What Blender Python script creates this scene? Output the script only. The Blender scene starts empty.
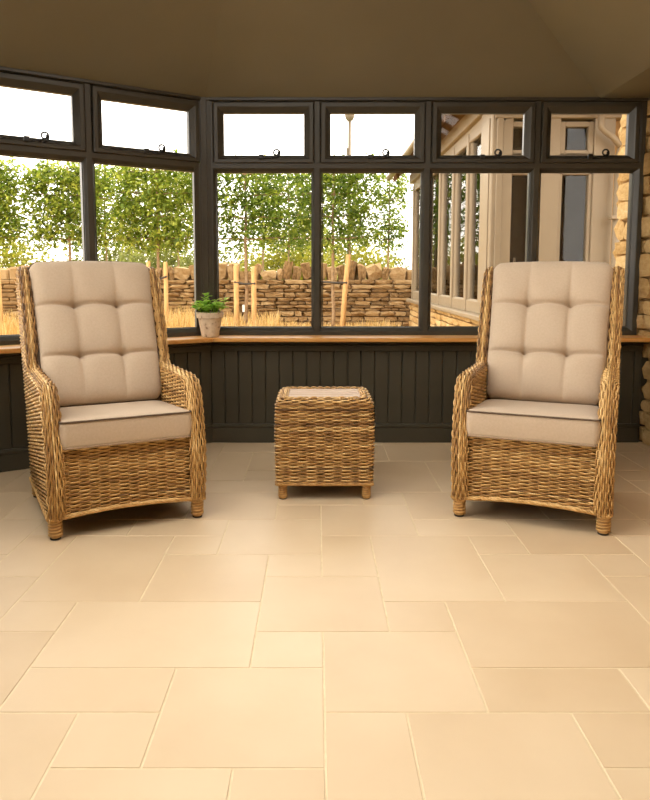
import bpy, math, random
import numpy as np
from mathutils import Vector, Matrix
R = math.radians
random.seed(7)
rng = np.random.default_rng(7)
S = bpy.context.scene
COL = S.collection

# ---------------------------------------------------------------- camera
cam_d = bpy.data.cameras.new('camera')
cam = bpy.data.objects.new('camera', cam_d)
COL.objects.link(cam)
cam.location = (0, 0, 1.06)
cam.rotation_euler = (R(90 - 6.093), 0, 0)
cam_d.sensor_fit = 'HORIZONTAL'
cam_d.sensor_width = 36
cam_d.lens = 39.744
cam_d.shift_x = 8.7 / 650
cam_d.shift_y = -46.9 / 650
cam_d.clip_start = 0.05
S.camera = cam

# ---------------------------------------------------------------- sky and exposure
SKY_STRENGTH = 3.4
world = bpy.data.worlds.new('world')
S.world = world
world.use_nodes = True
wn = world.node_tree
wn.nodes.clear()
wo = wn.nodes.new('ShaderNodeOutputWorld')
wb = wn.nodes.new('ShaderNodeBackground')
wb.inputs['Color'].default_value = (1.0, 0.935, 0.84, 1)
wb.inputs['Strength'].default_value = SKY_STRENGTH
wn.links.new(wb.outputs[0], wo.inputs[0])
vs = S.view_settings
vs.view_transform = 'Standard'
vs.look = 'None'
vs.gamma = 1
vs.use_curve_mapping = False
vs.exposure = 0.59
S.cycles.use_denoising = True
S.cycles.max_bounces = 10
S.cycles.transparent_max_bounces = 24

# ---------------------------------------------------------------- material helpers
def srgb(r, g, b):
    f = lambda c: ((c / 255) / 12.92) if c / 255 <= 0.04045 else (((c / 255) + 0.055) / 1.055) ** 2.4
    return (f(r), f(g), f(b), 1)

def new_mat(name):
    m = bpy.data.materials.new(name)
    m.use_nodes = True
    nt = m.node_tree
    bs = nt.nodes['Principled BSDF']
    return m, nt, bs

def ramp(nt, stops):
    n = nt.nodes.new('ShaderNodeValToRGB')
    e = n.color_ramp.elements
    while len(e) < len(stops):
        e.new(0.5)
    for el, (p, c) in zip(e, stops):
        el.position = p
        el.color = c
    return n

def noisy(name, stops, scale=8, rough=0.6, bump=0.0, bscale=60, detail=4, rnd=0.0, stretch=(1, 1, 1), spec=0.4, sheen=0.0, distort=0.0):
    """noise driven colour ramp, with optional per-object shift and fine relief"""
    m, nt, bs = new_mat(name)
    tc = nt.nodes.new('ShaderNodeTexCoord')
    mp = nt.nodes.new('ShaderNodeMapping')
    mp.inputs['Scale'].default_value = stretch
    nt.links.new(tc.outputs['Object'], mp.inputs['Vector'])
    no = nt.nodes.new('ShaderNodeTexNoise')
    no.inputs['Scale'].default_value = scale
    no.inputs['Detail'].default_value = detail
    no.inputs['Distortion'].default_value = distort
    nt.links.new(mp.outputs[0], no.inputs['Vector'])
    rp = ramp(nt, stops)
    if rnd > 0:
        oi = nt.nodes.new('ShaderNodeObjectInfo')
        no.noise_dimensions = '4D'
        mul = nt.nodes.new('ShaderNodeMath'); mul.operation = 'MULTIPLY'; mul.inputs[1].default_value = 50
        nt.links.new(oi.outputs['Random'], mul.inputs[0])
        nt.links.new(mul.outputs[0], no.inputs['W'])
        mr = nt.nodes.new('ShaderNodeMapRange')
        mr.inputs['To Min'].default_value = -rnd; mr.inputs['To Max'].default_value = rnd
        nt.links.new(oi.outputs['Random'], mr.inputs['Value'])
        ad = nt.nodes.new('ShaderNodeMath'); ad.operation = 'ADD'; ad.use_clamp = True
        nt.links.new(no.outputs[0], ad.inputs[0]); nt.links.new(mr.outputs[0], ad.inputs[1])
        nt.links.new(ad.outputs[0], rp.inputs[0])
    else:
        nt.links.new(no.outputs[0], rp.inputs[0])
    nt.links.new(rp.outputs[0], bs.inputs['Base Color'])
    bs.inputs['Roughness'].default_value = rough
    bs.inputs['Specular IOR Level'].default_value = spec
    if sheen:
        bs.inputs['Sheen Weight'].default_value = sheen
    if bump:
        n2 = nt.nodes.new('ShaderNodeTexNoise')
        n2.inputs['Scale'].default_value = bscale
        n2.inputs['Detail'].default_value = 5
        nt.links.new(tc.outputs['Object'], n2.inputs['Vector'])
        bp = nt.nodes.new('ShaderNodeBump')
        bp.inputs['Strength'].default_value = bump
        bp.inputs['Distance'].default_value = 0.01
        nt.links.new(n2.outputs[0], bp.inputs['Height'])
        nt.links.new(bp.outputs[0], bs.inputs['Normal'])
    return m

def strand_mat(name, stops, rough=0.5):
    """cane: colour from the strand attribute, a little grain along"""
    m, nt, bs = new_mat(name)
    at = nt.nodes.new('ShaderNodeAttribute'); at.attribute_name = 'strand'
    tc = nt.nodes.new('ShaderNodeTexCoord')
    no = nt.nodes.new('ShaderNodeTexNoise'); no.inputs['Scale'].default_value = 24; no.inputs['Detail'].default_value = 3
    nt.links.new(tc.outputs['Object'], no.inputs['Vector'])
    mr = nt.nodes.new('ShaderNodeMapRange'); mr.inputs['From Min'].default_value = 0.3; mr.inputs['From Max'].default_value = 0.7
    mr.inputs['To Min'].default_value = -0.20; mr.inputs['To Max'].default_value = 0.20
    nt.links.new(no.outputs[0], mr.inputs['Value'])
    ad = nt.nodes.new('ShaderNodeMath'); ad.operation = 'ADD'; ad.use_clamp = True
    nt.links.new(at.outputs['Fac'], ad.inputs[0]); nt.links.new(mr.outputs[0], ad.inputs[1])
    rp = ramp(nt, stops)
    nt.links.new(ad.outputs[0], rp.inputs[0])
    nt.links.new(rp.outputs[0], bs.inputs['Base Color'])
    bs.inputs['Roughness'].default_value = rough
    return m

def leaf_mat(name, stops):
    m, nt, bs = new_mat(name)
    at = nt.nodes.new('ShaderNodeAttribute'); at.attribute_name = 'strand'
    rp = ramp(nt, stops)
    nt.links.new(at.outputs['Fac'], rp.inputs[0])
    nt.links.new(rp.outputs[0], bs.inputs['Base Color'])
    bs.inputs['Roughness'].default_value = 0.5
    tr = nt.nodes.new('ShaderNodeBsdfTranslucent')
    nt.links.new(rp.outputs[0], tr.inputs['Color'])
    mx = nt.nodes.new('ShaderNodeMixShader'); mx.inputs[0].default_value = 0.5
    nt.links.new(bs.outputs[0], mx.inputs[1]); nt.links.new(tr.outputs[0], mx.inputs[2])
    nt.links.new(mx.outputs[0], nt.nodes['Material Output'].inputs[0])
    return m

def glass_mat(name, tint=(1, 1, 1, 1), ior=1.30):
    m, nt, bs = new_mat(name)
    nt.nodes.remove(bs)
    tp = nt.nodes.new('ShaderNodeBsdfTransparent'); tp.inputs[0].default_value = tint
    gl = nt.nodes.new('ShaderNodeBsdfGlossy'); gl.inputs['Roughness'].default_value = 0.0
    fr = nt.nodes.new('ShaderNodeFresnel'); fr.inputs['IOR'].default_value = ior
    mx = nt.nodes.new('ShaderNodeMixShader')
    nt.links.new(fr.outputs[0], mx.inputs[0]); nt.links.new(tp.outputs[0], mx.inputs[1]); nt.links.new(gl.outputs[0], mx.inputs[2])
    nt.links.new(mx.outputs[0], nt.nodes['Material Output'].inputs[0])
    return m

M = {}
M['tile'] = noisy('stone_tile', [(0.15, srgb(202, 177, 142)), (0.5, srgb(213, 190, 156)), (0.85, srgb(222, 201, 169))], scale=2.2, rough=0.42, bump=0.05, bscale=30, rnd=0.13, spec=0.45)
M['grout'] = noisy('grout', [(0.3, srgb(216, 198, 164)), (0.7, srgb(228, 212, 180))], scale=30, rough=0.9, spec=0.1)
M['paint'] = noisy('dark_olive_paint', [(0.3, srgb(62, 59, 48)), (0.7, srgb(70, 66, 54))], scale=5, rough=0.42, bump=0.03, bscale=25, spec=0.45)
M['frame'] = noisy('dark_frame_paint', [(0.3, srgb(62, 58, 50)), (0.7, srgb(70, 66, 57))], scale=6, rough=0.36, spec=0.5)
M['ceiling'] = noisy('ceiling_paint', [(0.3, srgb(124, 117, 98)), (0.7, srgb(131, 124, 104))], scale=1.5, rough=0.55, bump=0.03, bscale=18, spec=0.35)
M['plaster'] = noisy('pale_plaster', [(0.3, srgb(214, 204, 186)), (0.7, srgb(222, 212, 194))], scale=3, rough=0.9)
M['oak'] = noisy('oiled_oak', [(0.25, srgb(196, 134, 66)), (0.55, srgb(218, 160, 86)), (0.8, srgb(230, 178, 106))], scale=6, rough=0.35, stretch=(0.6, 9, 9), detail=6, distort=0.6)
M['glass'] = glass_mat('window_glass')
M['iron'] = noisy('black_iron', [(0.3, srgb(22, 22, 22)), (0.7, srgb(34, 33, 32))], scale=20, rough=0.35, spec=0.6)
CANE = [(0.0, srgb(104, 72, 38)), (0.3, srgb(160, 118, 66)), (0.6, srgb(200, 156, 92)), (1.0, srgb(236, 200, 138))]
M['cane'] = strand_mat('woven_cane', CANE)
M['cane_core'] = noisy('cane_core', [(0.3, srgb(64, 40, 18)), (0.7, srgb(88, 56, 27))], scale=40, rough=0.8)
M['fabric'] = noisy('taupe_linen', [(0.3, srgb(192, 172, 149)), (0.7, srgb(199, 179, 156))], scale=120, rough=0.9, bump=0.05, bscale=420, spec=0.1, sheen=0.15)
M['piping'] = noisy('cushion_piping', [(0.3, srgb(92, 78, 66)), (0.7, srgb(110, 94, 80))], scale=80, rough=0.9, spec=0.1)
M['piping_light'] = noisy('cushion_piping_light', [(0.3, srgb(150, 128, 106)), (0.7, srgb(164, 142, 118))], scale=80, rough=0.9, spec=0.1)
M['slat'] = noisy('pale_slat', [(0.3, srgb(176, 146, 118)), (0.7, srgb(200, 172, 144))], scale=8, rough=0.5, stretch=(1, 10, 10), rnd=0.1)
M['rubber'] = noisy('foot_cap', [(0.3, srgb(38, 32, 28)), (0.7, srgb(48, 42, 36))], scale=20, rough=0.7)
M['pot'] = noisy('aged_clay', [(0.30, srgb(138, 112, 88)), (0.42, srgb(214, 194, 166)), (0.75, srgb(232, 216, 192))], scale=38, rough=0.85, bump=0.25, bscale=60, detail=6)
M['soil'] = noisy('soil', [(0.3, srgb(50, 36, 24)), (0.7, srgb(78, 58, 40))], scale=60, rough=1)
M['herb'] = leaf_mat('herb_leaf', [(0, srgb(112, 164, 44)), (0.5, srgb(164, 212, 78)), (1, srgb(212, 240, 132))])
M['tree_leaf'] = leaf_mat('tree_leaf', [(0, srgb(58, 82, 16)), (0.5, srgb(114, 138, 38)), (1, srgb(190, 196, 78))])
M['bush_leaf'] = leaf_mat('bush_leaf', [(0, srgb(116, 118, 34)), (0.5, srgb(154, 152, 50)), (1, srgb(184, 176, 68))])
M['far_leaf'] = leaf_mat('far_leaf', [(0, srgb(92, 100, 44)), (0.5, srgb(122, 128, 60)), (1, srgb(152, 152, 80))])
M['bark'] = noisy('bark', [(0.3, srgb(128, 104, 76)), (0.7, srgb(168, 140, 104))], scale=20, rough=0.9, bump=0.3, bscale=30)
M['stake'] = noisy('stake_wood', [(0.3, srgb(190, 146, 92)), (0.7, srgb(216, 174, 116))], scale=9, rough=0.8, stretch=(8, 8, 1))
M['tie'] = noisy('tree_tie', [(0.3, srgb(60, 54, 48)), (0.7, srgb(80, 72, 62))], scale=20, rough=0.8)
M['tag'] = noisy('white_tag', [(0.3, srgb(235, 235, 232)), (0.7, srgb(245, 245, 242))], scale=10, rough=0.5)
M['dry_grass'] = leaf_mat('dry_grass', [(0, srgb(180, 142, 76)), (0.5, srgb(208, 174, 108)), (1, srgb(226, 202, 146))])
STONE = [(0.12, srgb(100, 78, 52)), (0.36, srgb(138, 109, 74)), (0.6, srgb(166, 136, 96)), (0.88, srgb(186, 158, 118))]
M['stone'] = noisy('field_stone', STONE, scale=5, rough=0.95, bump=0.5, bscale=14, rnd=0.25, spec=0.1)
M['stone_core'] = noisy('wall_core', [(0.3, srgb(84, 60, 36)), (0.7, srgb(112, 82, 52))], scale=8, rough=1, spec=0.05)
YST = [(0.1, srgb(160, 124, 76)), (0.4, srgb(188, 154, 102)), (0.7, srgb(204, 174, 124)), (0.95, srgb(220, 194, 150))]
M['honey_stone'] = noisy('honey_stone', YST, scale=6, rough=0.95, bump=0.6, bscale=16, rnd=0.22, spec=0.1)
M['mortar'] = noisy('mortar', [(0.3, srgb(150, 118, 78)), (0.7, srgb(180, 146, 102))], scale=12, rough=1, spec=0.05)
M['greige'] = noisy('greige_joinery', [(0.3, srgb(138, 122, 99)), (0.7, srgb(146, 130, 106))], scale=4, rough=0.5)
M['grass_ground'] = noisy('dry_ground', [(0.3, srgb(150, 118, 60)), (0.7, srgb(190, 154, 88))], scale=1.5, rough=1, spec=0.05)
M['field'] = noisy('field', [(0.3, srgb(112, 114, 44)), (0.7, srgb(140, 136, 64))], scale=0.15, rough=1, spec=0.05)
M['roof'] = noisy('roof_tile', [(0.3, srgb(120, 92, 66)), (0.7, srgb(158, 126, 92))], scale=5, rough=0.95, rnd=0.2, bump=0.3)
M['timber'] = noisy('eave_timber', [(0.3, srgb(112, 84, 58)), (0.7, srgb(146, 114, 82))], scale=6, rough=0.8)
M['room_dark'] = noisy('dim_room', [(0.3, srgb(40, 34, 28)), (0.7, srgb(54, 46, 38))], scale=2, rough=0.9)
M['post_metal'] = noisy('lamp_post_metal', [(0.3, srgb(96, 84, 66)), (0.7, srgb(112, 98, 78))], scale=6, rough=0.5)

# ---------------------------------------------------------------- mesh helpers
class MB:
    def __init__(self):
        self.v = []; self.f = []; self.a = []      # a: strand value per vertex
    def add(self, verts, faces, val=0.5):
        o = len(self.v)
        self.v.extend([tuple(p) for p in verts])
        self.f.extend([tuple(i + o for i in fc) for fc in faces])
        self.a.extend([val] * len(verts) if not hasattr(val, '__len__') else list(val))
    def box(self, x0, x1, y0, y1, z0, z1, bev=0.0, val=0.5):
        if x0 > x1: x0, x1 = x1, x0
        if y0 > y1: y0, y1 = y1, y0
        if z0 > z1: z0, z1 = z1, z0
        if bev <= 0:
            vs_ = [(x, y, z) for z in (z0, z1) for y in (y0, y1) for x in (x0, x1)]
            self.add(vs_, [(0, 2, 3, 1), (4, 5, 7, 6), (0, 1, 5, 4), (2, 6, 7, 3), (0, 4, 6, 2), (1, 3, 7, 5)], val)
            return
        b = min(bev, (x1 - x0) * .45, (y1 - y0) * .45, (z1 - z0) * .45)
        # chamfered box: three rings of inset quads per axis
        X, Y, Z = (x0, x1), (y0, y1), (z0, z1)
        vs_ = []; idx = {}
        for i in (0, 1):
            for j in (0, 1):
                for k in (0, 1):
                    sx = b if i == 0 else -b; sy = b if j == 0 else -b; sz = b if k == 0 else -b
                    for ax, p in enumerate(((X[i], Y[j] + sy, Z[k] + sz), (X[i] + sx, Y[j], Z[k] + sz), (X[i] + sx, Y[j] + sy, Z[k]))):
                        idx[(i, j, k, ax)] = len(vs_); vs_.append(p)
        F = []
        g = lambda i, j, k, a: idx[(i, j, k, a)]
        for i in (0, 1):
            q = [g(i, 0, 0, 0), g(i, 1, 0, 0), g(i, 1, 1, 0), g(i, 0, 1, 0)]; F.append(q if i else q[::-1])
            q = [g(0, i, 0, 1), g(0, i, 1, 1), g(1, i, 1, 1), g(1, i, 0, 1)]; F.append(q if i else q[::-1])
            q = [g(0, 0, i, 2), g(1, 0, i, 2), g(1, 1, i, 2), g(0, 1, i, 2)]; F.append(q if i else q[::-1])
        for j in (0, 1):
            for k in (0, 1):
                q = [g(0, j, k, 1), g(1, j, k, 1), g(1, j, k, 2), g(0, j, k, 2)]; F.append(q if j == k else q[::-1])
                q = [g(j, 0, k, 0), g(j, 1, k, 0), g(j, 1, k, 2), g(j, 0, k, 2)]; F.append(q if j != k else q[::-1])
                q = [g(j, k, 0, 0), g(j, k, 1, 0), g(j, k, 1, 1), g(j, k, 0, 1)]; F.append(q if j == k else q[::-1])
        for i in (0, 1):
            for j in (0, 1):
                for k in (0, 1):
                    q = [g(i, j, k, 0), g(i, j, k, 1), g(i, j, k, 2)]; F.append(q if (i + j + k) % 2 else q[::-1])
        self.add(vs_, F, val)
    def prism(self, poly, z0, z1, val=0.5):
        """poly: list of (x, y), vertical prism"""
        n = len(poly)
        vs_ = [(x, y, z0) for x, y in poly] + [(x, y, z1) for x, y in poly]
        F = [tuple(range(n - 1, -1, -1)), tuple(range(n, 2 * n))] + [(i, (i + 1) % n, n + (i + 1) % n, n + i) for i in range(n)]
        self.add(vs_, F, val)
    def tube(self, path, r, n=8, val=0.5, cap=True, flat=None):
        path = [Vector(p) for p in path]
        m = len(path)
        rs = r if hasattr(r, '__len__') else [r] * m
        T = [(path[min(i + 1, m - 1)] - path[max(i - 1, 0)]).normalized() for i in range(m)]
        up = Vector((0, 0, 1)) if abs(T[0].z) < 0.9 else Vector((1, 0, 0))
        N = (up - up.dot(T[0]) * T[0]).normalized()
        vs_ = []
        for i in range(m):
            N = (N - N.dot(T[i]) * T[i])
            N = N.normalized() if N.length > 1e-6 else T[i].orthogonal().normalized()
            B = T[i].cross(N)
            for k in range(n):
                a = 2 * math.pi * k / n
                vs_.append(path[i] + N * math.cos(a) * rs[i] + B * math.sin(a) * rs[i])
        F = [(i * n + k, i * n + (k + 1) % n, (i + 1) * n + (k + 1) % n, (i + 1) * n + k) for i in range(m - 1) for k in range(n)]
        if cap:
            F += [tuple(range(n - 1, -1, -1)), tuple((m - 1) * n + k for k in range(n))]
        self.add(vs_, F, val)
    def loop_tube(self, path, r, n=8, val=0.5):
        """closed tube"""
        path = [Vector(p) for p in path]; m = len(path)
        vs_ = []
        N = None
        for i in range(m):
            T = (path[(i + 1) % m] - path[i - 1]).normalized()
            if N is None: N = T.orthogonal().normalized()
            N = (N - N.dot(T) * T).normalized(); B = T.cross(N)
            for k in range(n):
                a = 2 * math.pi * k / n
                vs_.append(path[i] + N * math.cos(a) * r + B * math.sin(a) * r)
        F = []
        # match the closing ring to avoid twist
        first = vs_[:n]; last = vs_[(m - 1) * n:]
        best = min(range(n), key=lambda s: sum((last[k] - first[(k + s) % n]).length for k in range(n)))
        for i in range(m):
            for k in range(n):
                if i < m - 1:
                    F.append((i * n + k, i * n + (k + 1) % n, (i + 1) * n + (k + 1) % n, (i + 1) * n + k))
                else:
                    F.append((i * n + k, i * n + (k + 1) % n, (k + 1 + best) % n, (k + best) % n))
        self.add(vs_, F, val)
    def lathe(self, prof, n=24, c=(0, 0, 0), val=0.5):
        m = len(prof)
        vs_ = [(c[0] + r * math.cos(2 * math.pi * k / n), c[1] + r * math.sin(2 * math.pi * k / n), c[2] + z) for r, z in prof for k in range(n)]
        F = [(i * n + k, i * n + (k + 1) % n, (i + 1) * n + (k + 1) % n, (i + 1) * n + k) for i in range(m - 1) for k in range(n)]
        F += [tuple(range(n - 1, -1, -1)), tuple((m - 1) * n + k for k in range(n))]
        self.add(vs_, F, val)
    def sweep_rect(self, x0, x1, z0, z1, wl, wr, wb_, wt, prof):
        """moulded frame: closed profile of (share of member width, depth) swept round a rectangle with mitres"""
        n = len(prof)
        vs_ = []
        for t, d in prof:
            a0, a1, b0, b1 = x0 + wl * t, x1 - wr * t, z0 + wb_ * t, z1 - wt * t
            vs_ += [(a0, d, b0), (a1, d, b0), (a1, d, b1), (a0, d, b1)]
        F = []
        for i in range(n):
            j = (i + 1) % n
            for k in range(4):
                l = (k + 1) % 4
                F.append((i * 4 + k, i * 4 + l, j * 4 + l, j * 4 + k))
        self.add(vs_, F)
    def mesh(self, name, mat, smooth=False):
        me = bpy.data.meshes.new(name)
        me.from_pydata(self.v, [], self.f)
        if any(a != 0.5 for a in self.a):
            at = me.attributes.new('strand', 'FLOAT', 'POINT')
            at.data.foreach_set('value', np.array(self.a, dtype=np.float32))
        me.materials.append(M[mat])
        if smooth:
            me.polygons.foreach_set('use_smooth', [True] * len(me.polygons))
        me.update()
        return me
    def build(self, name, mat, parent=None, smooth=False, fixn=True):
        me = self.mesh(name, mat, smooth)
        if fixn:
            import bmesh
            bm = bmesh.new(); bm.from_mesh(me); bmesh.ops.recalc_face_normals(bm, faces=bm.faces); bm.to_mesh(me); bm.free()
        return link(name, me, parent)

def link(name, me, parent=None):
    o = bpy.data.objects.new(name, me)
    COL.objects.link(o)
    if parent is not None:
        o.parent = parent
    return o

def empty(name, loc=(0, 0, 0), rz=0.0, parent=None):
    o = bpy.data.objects.new(name, None)
    COL.objects.link(o)
    o.location = loc; o.rotation_euler = (0, 0, rz)
    o.empty_display_size = 0.1
    if parent is not None: o.parent = parent
    return o

def tag(o, label=None, cat=None, group=None, kind=None):
    if label: o['label'] = label
    if cat: o['category'] = cat
    if group: o['group'] = group
    if kind: o['kind'] = kind
    return o

def copy_tree(o, parent=None):
    c = o.copy(); COL.objects.link(c)
    if parent is not None: c.parent = parent
    for ch in [k for k in bpy.data.objects if k.parent == o]:
        copy_tree(ch, c)
    return c

# ---------------------------------------------------------------- plan of the room
WY = 4.63                       # room face of the back window frames
CX = -0.70                      # the obtuse corner between back wall and bay wall
BAY = R(34)
BAYL = 1.46
P0 = (CX - BAYL * math.cos(BAY), WY - BAYL * math.sin(BAY))     # other end of the bay wall
RX = 2.09                       # stone wall face
REAR = -2.6
EAVE = 2.166
SILL = 0.682
plan = [(P0[0], REAR), (RX, REAR), (RX, WY), (CX, WY), P0]

# ---------------------------------------------------------------- floor
def tile_x(c): return 0.020 + 0.2003 * c
def tile_y(r): return 1.451 + 0.2003 * r
fixed = [(-3, -1, -1, 0), (-1, 0, -1, 0), (0, 1, -1, 1), (1, 3, -1, 1), (3, 5, 0, 1), (3, 4, -1, 0), (-3, -2, 0, 1), (-2, 0, 0, 2), (-5, -3, -1, 1),
         (-4, -2, 1, 2), (0, 2, 1, 3), (2, 4, 1, 2), (-6, -4, 1, 3), (4, 6, 0, 2), (-4, -1, 2, 4), (-1, 0, 2, 3), (2, 5, 2, 4), (-5, -4, 3, 4), (-1, 1, 3, 5), (1, 2, 3, 4),
         (-5, -3, 4, 7), (-3, -1, 4, 6), (1, 3, 4, 7), (3, 5, 4, 6), (5, 7, 3, 5), (-7, -5, 3, 5), (-1, 0, 5, 6), (0, 1, 5, 7), (5, 6, 5, 6), (6, 8, 5, 7), (-6, -5, 5, 7), (-7, -6, 5, 6),
         (-8, -6, 6, 8), (-3, -2, 6, 7), (-2, 0, 6, 8), (3, 4, 6, 7), (4, 6, 6, 8), (-4, -2, 7, 8), (-6, -4, 7, 8), (0, 2, 7, 9), (2, 4, 7, 8), (-1, 0, 8, 9), (-3, -1, 8, 10), (1, 2, 9, 10), (-1, 1, 9, 11),
         (2, 5, 8, 10), (5, 7, 8, 10), (6, 7, 7, 8), (7, 8, 8, 10), (-5, -3, 8, 11), (1, 3, 10, 13), (3, 5, 10, 13), (5, 8, 10, 12), (8, 10, 9, 11), (7, 9, 12, 14), (-3, -1, 10, 11), (-3, -2, 11, 14), (-2, 0, 12, 14), (0, 2, 13, 15), (2, 4, 13, 15), (-5, -3, 11, 13), (8, 9, 11, 12), (9, 10, 11, 14)]
occ = {}
tiles = []
def put(t):
    cells = [(c, r) for c in range(t[0], t[1]) for r in range(t[2], t[3])]
    if any(q in occ for q in cells): return False
    for q in cells: occ[q] = t
    tiles.append(t); return True
for t in fixed: put(t)
def inside(c, r):
    x0, x1, y0, y1 = tile_x(c), tile_x(c + 1), tile_y(r), tile_y(r + 1)
    if x0 > RX + 0.02 or x1 < P0[0] or y1 < REAR or y0 > WY - 0.02: return False
    # beyond the bay wall
    nx, ny = -math.sin(BAY), math.cos(BAY)
    return (x1 - CX) * nx + (y0 - WY) * ny < -0.02
trnd = random.Random(3)
for r in range(-21, 16):
    for c in range(-12, 11):
        if (c, r) in occ or not inside(c, r): continue
        opts = [(2, 2), (3, 2), (2, 3), (2, 1), (1, 2), (1, 1)]
        trnd.shuffle(opts)
        opts.sort(key=lambda o: -o[0] * o[1] + trnd.random() * 3)
        for w, d in opts:
            if put((c, c + w, r, r + d)): break
fb = MB()
fb.prism([(p[0] + 0.0, p[1]) for p in [(P0[0] - .05, REAR - .05), (RX + .05, REAR - .05), (RX + .05, WY + .05), (CX - .02, WY + .05), (P0[0] - .05, P0[1] + .03)]], -0.12, -0.0016)
floor = tag(fb.build('floor', 'grout'), 'pale stone tiled floor laid in a random rectangular pattern', kind='structure')
tile_me = {}
for (c0, c1, r0, r1) in tiles:
    w, d = (c1 - c0) * 0.2003, (r1 - r0) * 0.2003
    key = (c1 - c0, r1 - r0)
    if key not in tile_me:
        b = MB(); b.box(-w / 2 + .0027, w / 2 - .0027, -d / 2 + .0027, d / 2 - .0027, -0.011, 0, bev=0.0010)
        tile_me[key] = b.mesh('tile', 'tile')
    o = link('tile', tile_me[key], floor)
    o.location = ((tile_x(c0) + tile_x(c1)) / 2, (tile_y(r0) + tile_y(r1)) / 2, trnd.uniform(-.0004, .0004))

# ---------------------------------------------------------------- ceiling: equal pitch facets over the eaves, flat soffit along the stone wall
SOF = 1.775
PITCH = math.tan(R(28))
eplan = [(P0[0], REAR), (SOF, REAR), (SOF, WY), (CX, WY), P0]
def clip(poly, a, b, c):        # keep a x + b y + c >= 0
    out = []
    for i in range(len(poly)):
        p, q = poly[i], poly[(i + 1) % len(poly)]
        dp, dq = a * p[0] + b * p[1] + c, a * q[0] + b * q[1] + c
        if dp >= 0: out.append(p)
        if dp * dq < 0:
            t = dp / (dp - dq); out.append((p[0] + t * (q[0] - p[0]), p[1] + t * (q[1] - p[1])))
    return out
lines = []
for i in range(5):
    p, q = eplan[i], eplan[(i + 1) % 5]
    L = math.hypot(q[0] - p[0], q[1] - p[1]); nx, ny = -(q[1] - p[1]) / L, (q[0] - p[0]) / L
    lines.append((nx, ny, -(nx * p[0] + ny * p[1])))
ROOF_GAP_END = 2.8
LEFT_GAP_START = .3
RIGHT_GAP_START = 1.7
cb = MB()
for i in range(5):
    poly = eplan[:]
    for j in range(5):
        if j != i:
            poly = clip(poly, lines[j][0] - lines[i][0], lines[j][1] - lines[i][1], lines[j][2] - lines[i][2])
    zz = lambda p: EAVE + PITCH * max(0, lines[i][0] * p[0] + lines[i][1] * p[1] + lines[i][2])
    for pl in ([clip(poly, 0, 1, -ROOF_GAP_END), clip(poly, 0, -1, LEFT_GAP_START if i == 4 else RIGHT_GAP_START)] if i in (1, 4) else [poly]):       # unseen openings added in both roof slopes to brighten the room
        n = len(pl)
        if n < 3: continue
        vs_ = [(p[0], p[1], zz(p)) for p in pl] + [(p[0], p[1], zz(p) + .12) for p in pl]
        cb.add(vs_, [tuple(range(n - 1, -1, -1)), tuple(range(n, 2 * n))] + [(k, (k + 1) % n, n + (k + 1) % n, n + k) for k in range(n)])
ceiling = tag(cb.build('ceiling', 'ceiling', fixn=False), 'dark olive brown vaulted ceiling with sloping facets', kind='structure')
sb = MB(); sb.box(SOF, RX + .1, REAR, WY + .06, EAVE, EAVE + .12)
sb.build('soffit', 'ceiling', ceiling)
RIDGE = (P0[0] + SOF) / 2
RZ = EAVE + PITCH * (SOF - RIDGE)
roof_gap = tag(empty('window_8', (0, LEFT_GAP_START, EAVE)), 'glazed conservatory roof behind the viewer', kind='structure')
for k in range(6):
    y = (ROOF_GAP_END - LEFT_GAP_START) * k / 5
    for (xa, xb) in ((P0[0], RIDGE),) if y + LEFT_GAP_START < RIGHT_GAP_START else ((P0[0], RIDGE), (SOF, RIDGE)):
        b = MB(); b.tube([(xa, y, .03), (xb, y, RZ - EAVE + .03)], .03, n=6); b.build('gap_bar', 'frame', roof_gap)
b = MB(); b.tube([(RIDGE, 0, RZ - EAVE + .03), (RIDGE, ROOF_GAP_END - LEFT_GAP_START, RZ - EAVE + .03)], .04, n=6); b.build('ridge_bar', 'frame', roof_gap)
# eave ring closing the head of the frames to the outside
eb = MB()
eb.box(CX - .1, RX + .1, WY + .0, WY + .16, EAVE, EAVE + .16)
eb.build('eave_board', 'ceiling', ceiling)
eb = MB()
cs, sn = math.cos(BAY), math.sin(BAY)
def bay(x, y): return (P0[0] + x * cs - y * sn, P0[1] + x * sn + y * cs)
eb.prism([bay(-.06, 0), bay(BAYL + .02, 0), bay(BAYL + .08, .16), bay(-.06, .16)], EAVE, EAVE + .16)
eb.build('eave_board', 'ceiling', ceiling)
cb2 = MB()
# thin cornice bead under the ceiling along the two window walls
cb2.box(CX + .004, RX - .02, WY - .016, WY, EAVE - .012, EAVE + .004)
cb2.build('cornice_bead', 'frame', ceiling)
cb2 = MB(); cb2.prism([bay(0, -.016), bay(BAYL - .005, -.016), bay(BAYL, 0), bay(0, 0)], EAVE - .012, EAVE + .004)
cb2.build('cornice_bead', 'frame', ceiling)

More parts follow.
